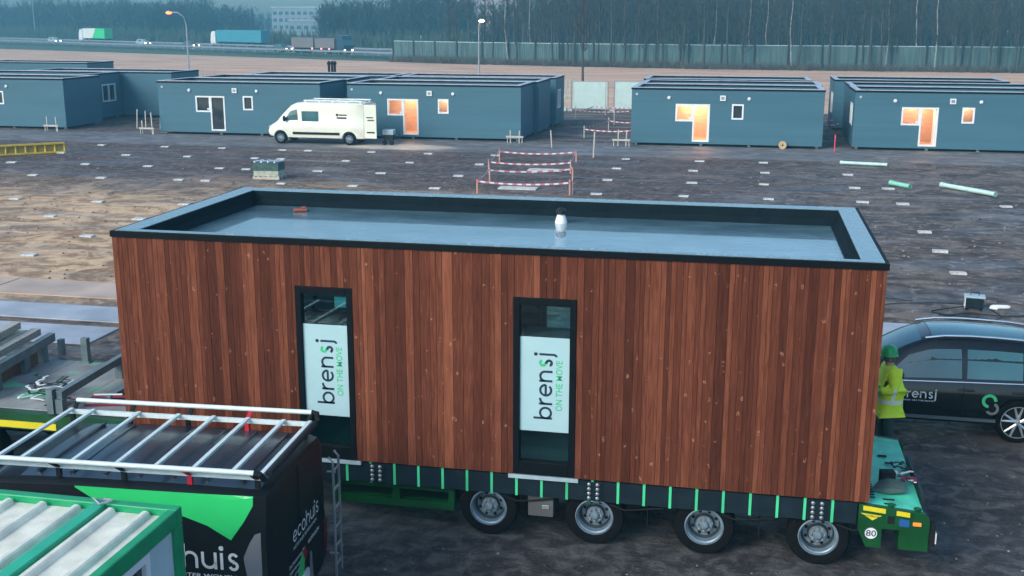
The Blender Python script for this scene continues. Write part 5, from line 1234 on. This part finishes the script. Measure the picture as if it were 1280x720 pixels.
sk('jacket', ['pel', 'hem', 'sp', 'ch', 'col', 'sl', 'el', 'wl', 'sr', 'er', 'wr'], [('hem', 'pel'), ('pel', 'sp'), ('sp', 'ch'), ('ch', 'col'), ('ch', 'sl'), ('sl', 'el'), ('el', 'wl'), ('ch', 'sr'), ('sr', 'er'), ('er', 'wr')], jr, M_hv)
J['wst'] = (0, 0, .90)
sk('trousers', ['wst', 'hl', 'kl', 'al', 'hr', 'kr', 'ar'], [('wst', 'hl'), ('hl', 'kl'), ('kl', 'al'), ('wst', 'hr'), ('hr', 'kr'), ('kr', 'ar')], dict(wst=(.12, .10), hl=.10, kl=.085, al=.07, hr=.10, kr=.085, ar=.07), M_trous)
for sfx in 'lr':
    a, t_ = Vector(J['a'+sfx]), Vector(J['t'+sfx])
    MB().tube([a+Vector((.06, 0, -.04)), a+Vector((.0, 0, -.03)), t_+Vector((.03, 0, 0)), t_+Vector((-.05, 0, 0))], [.045, .06, .05, .035], 12).tube([a+Vector((0, 0, -.02)), a+Vector((0, 0, .12))], .062, 12).build('boot', M_black, pe, smooth=60)
M_helm = mat('green_helmet_plastic', (.02, .36, .10), .3, var=.05)
hm = MB(); hm.lathe([(.150, 1.655), (.142, 1.665), (.138, 1.70), (.12, 1.76), (.08, 1.80), (.0, 1.815)], 24, o=(-.05, 0, 0)); hm.prism([(-.26, -.03), (-.24, -.09), (-.17, -.12), (-.17, .12), (-.24, .09), (-.26, .03)], 1.652, 1.664, plane='xy')
hm.build('helmet', M_helm, pe, smooth=50)
fc = MB()
fc.tube([(-.135, 0, 1.63), (-.165, 0, 1.592)], [.012, .018], 8, 0)                 # nose
for s in (-1, 1): fc.lathe([(.0, -.012), (.012, -.006), (.012, .006), (0, .012)], 10, 1, 'z', (-.130, s*.032, 1.625)); fc.lathe([(0, -.03), (.012, 0), (0, .03)], 8, 0, 'z', (-.045, s*.088, 1.605))
fc.box((-.137, -.025, 1.560), (-.130, .025, 1.566), 2)
fc.build('face', [M_skin, M_ink, M_maroon], pe, smooth=60)
MB().lathe([(.088, 1.56), (.096, 1.60), (.096, 1.66)], 16, o=(-.035, 0, 0)).build('hair', mat('grey_brown_hair', (.12, .09, .07), .8), pe, smooth=60)
M_glove = mat('green_glove', (.12, .45, .16), .7, bump=.4)
for sfx, sy in (('l', 1), ('r', -1)):
    w_ = Vector(J['w'+sfx]); g_ = MB(); dr = Vector((-1, -.35*sy, -.05)).normalized(); sd3 = Vector((0, 0, 1)); 
    g_.tube([w_-dr*.03, w_+dr*.03, w_+dr*.085], [.04, .044, .038], 10)
    for k, ln in enumerate((.062, .075, .07, .055)):
        p0 = w_+dr*.08+sd3*(.030-.020*k); p1 = p0+dr*ln*.55; p2 = p1+(dr*.4+Vector((0, -sy, 0))*.9).normalized()*ln*.5
        g_.tube([p0, p1, p2], [.0115, .011, .009], 7)
    t0 = w_+dr*.03+Vector((0, 0, .035)); g_.tube([t0, t0+dr*.03+Vector((0, -sy*.02, .02)), t0+dr*.06+Vector((0, -sy*.035, .015))], [.014, .013, .010], 7)
    g_.build('glove', M_glove, pe, smooth=60)
rc = MB().box((-.11, -.07, -.03), (.11, .07, .04)); rc.tube([(-.04, -.02, .04), (-.04, -.02, .09)], .012, 6, 1); rc.tube([(.04, .0, .04), (.04, .0, .09)], .012, 6, 1)
tag(rc.build('remote_control', [M_yel, M_black], loc=(10.75-.42, 4.05, 1.17), rz=.1, bevel=.01), 'small yellow remote control box held by the person in hi-vis jacket', 'remote control')

# ================================================================== HIGHWAY TRAFFIC, FAR BUILDINGS
def far_car(s, n, label, col_, face=1):
    p = hw(s, n); t = empty('passing_car', p, math.atan2(D.y, D.x)+(0 if face > 0 else math.pi)); tag(t, label, 'car', 'cars driving on the highway')
    S = [(x_-1.3, a, b_, c, d, e, f_) for x_, a, b_, c, d, e, f_ in CS]
    bo_ = shell(S).build('body', col_, t, smooth=40); weld(bo_)
    for sd3 in (-1, 1):
        MB().grid(side_patch(S, -1.2, .95, sd3, sl0=.2, sl1=-.7, off=.015)).build('side_window', M_dglass, t)
        for x_ in (-1.3, 1.47): MB().lathe([(.33, sd3*.72), (.33, sd3*.95)], 14, 0, 'y', (x_, 0, .33)).build('wheel', M_tyre, t)
        MB().box((2.2, sd3*.50, .55), (2.36, sd3*.82, .78)).build('headlight', M_head, t)
    return t
def hs(u, n):   # s along the highway for something seen at world x
    return (u-Nn.x*n)/D.x
M_scar = mat('silver_car_paint', (.35, .4, .42), .3); M_dcar = mat('dark_car_paint', (.06, .08, .09), .3)
far_car(hs(-182, 139.5), 139.5, 'silver car with headlights on, leftmost on the highway', M_scar)
far_car(hs(-144, 143), 143, 'grey car with headlights, below the green ended lorry', M_scar)
far_car(hs(-121, 139), 139, 'dark car with headlights beside the curved street lamp', M_dcar)
far_car(hs(-87.5, 135.5), 135.5, 'dark car with headlights close behind the tipper lorry', M_dcar)
def lorry(s, n, face, label, boxes, cabm, L0=16, lamps=False):
    t = empty('lorry', hw(s, n), math.atan2(D.y, D.x)+(0 if face > 0 else math.pi)); tag(t, label, 'lorry', 'lorries driving on the highway')
    cb = MB(); cb.prism([(L0/2-2.3, .5), (L0/2-.05, .5), (L0/2, 1.6), (L0/2-.25, 2.9), (L0/2-.7, 3.6), (L0/2-2.2, 3.7)], -1.22, 1.22); co_ = cb.build('cab', cabm, t, bevel=.08)
    MB().prism([(L0/2-.2, 1.8), (L0/2+.02, 1.75), (L0/2-.2, 2.75), (L0/2-.3, 2.8)], -1.1, 1.1).build('windscreen', M_dglass, co_)
    for x0_, x1_, z0_, z1_, mm in boxes: MB().box((x0_, -1.27, z0_), (x1_, 1.27, z1_)).build('load_body', mm, t, bevel=.06)
    MB().box((-L0/2, -.5, .7), (L0/2-2.2, .5, 1.05)).build('chassis', M_dark, t)
    for x_ in (L0/2-1.3, L0/2-4.6, -L0/2+4.2, -L0/2+2.9, -L0/2+1.6):
        for s_ in (-1, 1): MB().lathe([(.3, s_*.85), (.5, s_*.87), (.5, s_*1.2), (.3, s_*1.22)], 18, 0, 'y', (x_, 0, .5)).build('wheel', M_tyre, t)
    for s_ in (-1, 1):
        MB().box((L0/2-.05, s_*.75, .7), (L0/2+.03, s_*1.1, .95)).build('headlight', M_head, t)
        if lamps:
            for x_ in (-L0/2+.5, -1.5, 1.5, 4.0): MB().box((x_-.25, s_*1.29, .85), (x_+.25, s_*1.31, 1.15)).build('side_marker', M_tail, t)
    return t
def swirl():
    m = bpy.data.materials.new('white_green_curtain'); m.use_nodes = True; N = m.node_tree.nodes; L = m.node_tree.links; b = N['Principled BSDF']
    co = N.new('ShaderNodeTexCoord'); sp = N.new('ShaderNodeSeparateXYZ'); L.new(co.outputs['Object'], sp.inputs[0])
    a = N.new('ShaderNodeMath'); a.operation = 'MULTIPLY_ADD'; a.inputs[1].default_value = .8; L.new(sp.outputs[2], a.inputs[0]); L.new(sp.outputs[0], a.inputs[2])
    g = N.new('ShaderNodeMath'); g.operation = 'GREATER_THAN'; g.inputs[1].default_value = .4; L.new(a.outputs[0], g.inputs[0])
    mx = N.new('ShaderNodeMix'); mx.data_type = 'RGBA'; mx.inputs[6].default_value = (.02, .62, .18, 1); mx.inputs[7].default_value = (.75, .78, .72, 1); L.new(g.outputs[0], mx.inputs[0]); L.new(mx.outputs[2], b.inputs['Base Color'])
    return m
lorry(hs(-180, 155.5), 155.5, -1, 'lorry with white and bright green curtain side, driving left on the highway', [(-8, 5.3, 1.1, 3.9, swirl())], M_white, 16)
lorry(hs(-117, 155.5), 155.5, -1, 'lorry with long teal box body and white cab on the highway', [(-12, 7.6, 1.1, 4.0, mat('teal_curtain', (.04, .26, .34), .5, var=.05))], M_white, 21)
lorry(hs(-75.5, 134.5), 134.5, 1, 'dark tipper lorry with two grey skips and lights on, on the highway', [(-8.5, -1.2, 1.1, 3.1, mat('grey_brown_skip', (.17, .15, .15), .6)), (-.7, 5.6, 1.1, 3.0, MATS['grey_brown_skip'])], mat('dark_blue_cab', (.02, .05, .09), .35), 17, True)
M_bld = mat('pale_factory_wall', (.26, .28, .30), .7, var=.08); M_bld2 = mat('pinkish_office_wall', (.38, .33, .36), .7, var=.08)
def block(name, x, y, L_, D_, H, rz, m, label, rowsz, nw, cat='building'):
    t = empty(name, (x, y, 0), rz); tag(t, label, cat)
    MB().box((0, 0, 0), (L_, D_, H)).build('wall', m, t); MB().box((-.3, -.3, H), (L_+.3, D_+.3, H+.5)).build('roof', M_pale, t)
    for z_ in rowsz:
        for k in range(nw):
            w_ = L_/nw; MB().box((w_*k+w_*.2, -.06, z_), (w_*k+w_*.8, -.002, z_+1.4)).build('window', M_dglass, t)
    return t
rzb = math.atan2(D.y, D.x)
block('factory', -200, 470, 31, 20, 11.5, rzb*.3, M_bld, 'long pale factory building seen between the tree masses, above the tipper lorry', (2.5, 5.5, 8.5), 10)
block('factory', -182, 445, 22, 14, 6, 0, M_bld, 'lower pale factory hall in front of the long factory', (2.5,), 7)
block('office_building', -95, 330, 34, 16, 13.5, 0, M_bld2, 'pinkish office block with window bands above the start of the noise barrier', (3, 6.5, 9.7), 11)
block('warehouse', -18, 240, 70, 30, 4.2, 0, M_bld, 'long low warehouse with pale roof edge behind the bare trees', (1.6,), 10)
block('warehouse', 58, 240, 50, 30, 4.4, 0, M_bld, 'low warehouse with pale roof behind the trees at the right edge', (1.6,), 8)
# ================================================================== STREET LAMPS
def lamp(x, y, h, reach, glow, label, head=True):
    t = empty('street_lamp', (x, y, 0)); tag(t, label, 'street lamp', 'street lamps')
    if head:
        P = [(0, 0, 0), (0, 0, h*.8), (reach*.12, 0, h*.92), (reach*.45, 0, h*.99), (reach, 0, h)]
        MB().tube(P, [.11, .07, .06, .05, .045], 8).build('pole', M_steel, t, smooth=50)
        hd = MB().lathe([(.10, .02), (.28, 0), (.22, .12), (.05, .16)], 12, o=(reach, 0, h)).build('lamp_head', M_steel, t)
        MB().lathe([(.1, -.26), (.30, -.20), (.36, -.04), (.12, -.002)], 12, o=(reach, 0, h)).build('bulb', glow, hd)
    else:
        MB().tube([(0, 0, 0), (0, 0, h)], [.18, .09], 8).build('pole', M_steel, t, smooth=50)
        MB().bar((-1.2, 0, h), (1.2, 0, h), .3, .15).build('lamp_head', M_steel, t)
    return t
lamp(-57.6, 114, 7.55, -2.15, M_lampglow, 'curved street lamp glowing orange at the field edge')
lamp(-22.7, 118, 6.7, .35, M_lampwarm, 'straight street lamp glowing warm white among the bare trees')
lamp(-233, 344, 18, 0, None, 'tall unlit highway lamp mast, leftmost beyond the road', False)
lamp(-105.2, 326, 18, 0, None, 'tall unlit lamp mast beyond the tipper lorry', False)
lamp(11.5, 205, 17, 0, None, 'tall pale mast rising among the trees right of centre', False)
# ================================================================== TREES
M_bark = mat('bare_tree_bark', (.045, .048, .045), .9, var=.3, scale=3, bump=.4, bscale=12)
M_birch = mat('pale_birch_bark', (.30, .31, .30), .8, var=.4, scale=5)
M_twig = mat('bare_twigs', (.05, .048, .046), .9, var=.2, scale=2)
def tree_meshes(seed, H, spread, dens=1.0, low=.3, r0=.16):
    r_ = random.Random(seed); tr = MB(); cr = MB()
    P = [Vector((0, 0, 0))]; n = 7
    for i in range(n): P.append(P[-1]+Vector((r_.uniform(-.16, .16), r_.uniform(-.16, .16), H*.9/n)))
    rs = [r0*(1-.8*i/n)+.02 for i in range(n+1)]
    tr.tube(P, rs, 7)
    def at(t):
        f = t*n; i = min(n-1, int(f)); return P[i].lerp(P[i+1], f-i)
    def ribbon(a, b_, w0, w1):
        d = (b_-a); s_ = d.cross(Vector((r_.uniform(-1, 1), r_.uniform(-1, 1), r_.uniform(-1, 1))))
        if s_.length < 1e-4: return
        s_.normalize(); cr._add([a-s_*w0, a+s_*w0, b_+s_*w1, b_-s_*w1], [(0, 1, 2, 3)])
    nb = int(26*dens)
    for k in range(nb):
        t = low+(1-low)*(k+r_.random())/nb; a = at(min(.99, t)); az = r_.uniform(0, 6.283); ln = spread*(1.15-t)*r_.uniform(.7, 1.25)+.5
        el = r_.uniform(.5, 1.1)
        d = Vector((math.cos(az)*math.cos(el), math.sin(az)*math.cos(el), math.sin(el)))
        q = a; pts = [a]
        for j in range(4): d = (d+Vector((r_.uniform(-.22, .22), r_.uniform(-.22, .22), r_.uniform(-.05, .25)))).normalized(); q = q+d*ln/4; pts.append(q)
        cr.tube(pts, [.045*(1.2-t)+.012, .035*(1.2-t)+.01, .02, .014, .008], 4, caps=False)
        for j in range(int(9*dens)+3):
            f = r_.uniform(.2, 4-.01); i = int(f); b0 = pts[i].lerp(pts[i+1], f-i)
            dd = (d+Vector((r_.uniform(-1, 1), r_.uniform(-1, 1), r_.uniform(-.3, .8)))).normalized(); l2 = ln*r_.uniform(.18, .42); b1 = b0+dd*l2
            ribbon(b0, b1, .024, .012)
            for m_ in range(4):
                c0 = b0.lerp(b1, r_.uniform(.25, 1)); c1 = c0+(dd+Vector((r_.uniform(-.9, .9), r_.uniform(-.9, .9), r_.uniform(-.4, .7)))).normalized()*l2*r_.uniform(.25, .55)
                ribbon(c0, c1, .016, .008)
    return tr, cr
protos = []
def make_tree(seed, H, spread, dens, low, r0, bark):
    t = empty('bare_tree', (0, 0, 0)); tr, cr = tree_meshes(seed, H, spread, dens, low, r0)
    tr.build('trunk', bark, t, smooth=60); cr.build('crown', M_twig, t)
    return t
specs = [(11, 14, 2.6, 1.0, .28, .15, M_bark), (12, 15, 2.2, 1.1, .22, .13, M_bark), (13, 12.5, 2.8, 1.2, .2, .14, M_bark), (14, 16, 2.4, 1.0, .35, .17, M_bark), (15, 13.5, 2.0, 1.0, .2, .11, M_birch), (16, 15, 3.0, 1.3, .3, .18, M_bark)]
for sp_ in specs: protos.append(make_tree(*sp_))
used = [False]*len(protos)
def plant(k, x, y, s, label, grp, name=None):
    if not used[k]: used[k] = True; o = protos[k]
    else: o = copy_tree(protos[k])
    o.location = (x, y, 0); o.rotation_euler.z = rnd.uniform(0, 6.28); o.scale = (s, s, s*rnd.uniform(.92, 1.1))
    tag(o, label, 'tree', grp); return o
single = plant(5, -9.0, 108.5, .74, 'lone bare tree in the field, behind the gap with the screened fence', 'bare trees near the field')
tr_r = random.Random(5)
GF = 'thin bare trees in front of and behind the noise barrier'
x = -40.5; k = 0
# front row, in front of the barrier
front_lab = 'thin bare tree in the front row before the noise barrier'
fx = []
while x < 62:
    gap = tr_r.uniform(.5, 2.4); x += gap; fx.append(x)
for x in fx:
    y = edgeY(x)+tr_r.uniform(.3, 4.2)
    k = tr_r.choice([0, 1, 1, 2, 3, 4, 5]); plant(k, x, y, tr_r.uniform(.85, 1.12), 'thin bare tree among the trunks standing before the noise barrier', GF)
nf = len(fx)
cnt = 0
for row in range(5):
    x = -30-row*3
    while x < 72+row*7 and cnt < 150:
        x += tr_r.uniform(2.0, 4.6); y = 163+row*9+tr_r.uniform(-3, 3)+max(0, -x)*.35
        plant(tr_r.choice([0, 1, 2, 3, 5]), x, y, tr_r.uniform(.95, 1.3), 'thin bare tree in the wood behind the noise barrier', 'bare trees behind the noise barrier'); cnt += 1
# distant wood (uncountable): dense masses of branches
def wood_mass(name, path, depth, hfun, n, seed, m, twn=9, tw=.05):
    r_ = random.Random(seed); mb = MB()
    for i in range(n):
        t = r_.random(); f = t*(len(path)-1); j = min(len(path)-2, int(f)); A = Vector(path[j]+(0,)); B = Vector(path[j+1]+(0,)); p = A.lerp(B, f-j); nn = (B-A).normalized(); nn = Vector((-nn.y, nn.x, 0))
        p = p+nn*r_.uniform(0, depth); H = hfun(t)*r_.uniform(.74, 1.0)*(1+.13*math.sin(p.x*.11+seed)+.09*math.sin(p.x*.31+p.y*.07))
        mb.tube([p, p+Vector((r_.uniform(-.4, .4), 0, H*.5)), p+Vector((r_.uniform(-.8, .8), 0, H))], [.16, .10, .02], 4, caps=False)
        for q in range(twn):
            z_ = H*r_.uniform(.12, .93); a = p+Vector((0, 0, z_)); ln = (H-z_)*.28+1.3; az = r_.uniform(0, 6.28)
            d = Vector((math.cos(az)*.8, math.sin(az)*.8, r_.uniform(.4, 1.3))).normalized(); e_ = a+d*ln
            s_ = Vector((-d.y, d.x, 0)).normalized() if abs(d.x)+abs(d.y) > .01 else Vector((1, 0, 0)); s_ = Vector((1, 0, 0)) if r_.random() < .5 else s_
            mb._add([a-s_*tw, a+s_*tw, e_], [(0, 1, 2)])
            for w__ in range(3):
                c0 = a.lerp(e_, r_.uniform(.3, 1)); c1 = c0+Vector((r_.uniform(-1, 1), r_.uniform(-1, 1), r_.uniform(-.1, 1))).normalized()*ln*.45
                mb._add([c0-s_*tw*.6, c0+s_*tw*.6, c1], [(0, 1, 2)])
    return tag(mb.build(name, m), kind='stuff')
W1 = [tuple((D*s+Nn*174)[:2]) for s in (-640, -500, -400, -330, -270)]
M_dw = mat('distant_twigs', (.035, .050, .045), .95, var=.25, scale=.1)
o = wood_mass('woodland', [tuple((D*s+Nn*172)[:2]) for s in (-640, -450, -360, -312)], 45, lambda t: 14.6-3.0*t, 1700, 21, M_dw, 16, .16); o['label'] = 'dense bare wood beyond the highway at the left'; o['category'] = 'wood'
o = wood_mass('woodland', [(-97, 258), (-82, 262), (-62, 262)], 22, lambda t: 11.5+1.5*min(1, t*3), 330, 22, M_dw, 18, .16); o['label'] = 'dark tree mass beyond the tipper lorry'; o['category'] = 'wood'
o = wood_mass('woodland', [(-48, 215), (-10, 206), (40, 205), (110, 215)], 30, lambda t: 17 if t > .18 else 10, 1300, 23, M_dw, 16, .10); o['label'] = 'dense bare wood filling the view behind the noise barrier'; o['category'] = 'wood'
o = wood_mass('woodland', [(-420, 520), (-260, 500), (-150, 480), (-60, 420), (160, 400)], 40, lambda t: 10.5, 800, 24, M_dw, 16, .25); o['label'] = 'farthest treeline on the horizon'; o['category'] = 'wood'
# scrub and hedge masses
def scrub(name, path, depth, hmax, n, seed, m, label, tw=.05):
    r_ = random.Random(seed); mb = MB()
    for i in range(n):
        f = r_.random()*(len(path)-1); j = min(len(path)-2, int(f)); A = Vector(path[j]+(0,)); B = Vector(path[j+1]+(0,)); p = A.lerp(B, f-j); nn = (B-A).normalized(); nn = Vector((-nn.y, nn.x, 0)); p = p+nn*r_.uniform(0, depth)
        H = hmax*r_.uniform(.35, 1)
        for q in range(10):
            e_ = p+Vector((r_.uniform(-.6, .6), r_.uniform(-.6, .6), H*r_.uniform(.3, 1))); a = p+Vector((r_.uniform(-.4, .4), r_.uniform(-.3, .3), H*r_.uniform(0, .4)))
            mb._add([a-Vector((tw, 0, 0)), a+Vector((tw, 0, 0)), e_], [(0, 1, 2)])
    o = mb.build(name, m); tag(o, kind='stuff'); o['label'] = label; o['category'] = 'scrub'; return o
M_scrub = mat('dull_green_scrub', (.045, .07, .045), .95, var=.3, scale=.3)
M_scrubb = mat('brownish_scrub', (.075, .07, .055), .95, var=.35, scale=.5)
scrub('scrub', [tuple((D*s+Nn*165.5)[:2]) for s in (-640, -400, -300, -170, -110)], 6, 5.5, 2600, 31, M_scrub, 'low dark scrub along the far edge of the highway', .16)
scrub('scrub', [(-47, 168.2), (-30, 160.6), (5, 152.2), (60, 150.6), (130, 150.6)], -4.0, 1.5, 3000, 32, M_scrubb, 'low scrub at the foot of the bare trees', .05)
scrub('verge_grass', [tuple((D*s+Nn*121)[:2]) for s in (-500, -300, -180, -120)], 8, .5, 2500, 33, M_grass, 'rough grass along the highway verge', .05)
M_dry = mat('dry_stalks', (.20, .14, .10), .9, var=.3)
scrub('dry_stalks', [(-47, 92), (-44.0, 91), (-41, 90)], 2.0, 2.2, 60, 34, M_dry, 'dry weed stalks standing at the field edge behind a cabin roof', .012)

# ================================================================== AIR
def haze():
    m = bpy.data.materials.new('air_haze'); m.use_nodes = True; N = m.node_tree.nodes; L = m.node_tree.links; N.clear()
    v = N.new('ShaderNodeVolumePrincipled'); v.inputs['Color'].default_value = (.20, .54, .70, 1); v.inputs['Density'].default_value = .0016; v.inputs['Anisotropy'].default_value = 0
    o_ = N.new('ShaderNodeOutputMaterial'); L.new(v.outputs[0], o_.inputs['Volume'])
    return m
hz = MB().box((-XE-10, -310, -1), (XE+10, YE+10, 26)).build('haze', haze()); tag(hz, kind='stuff')
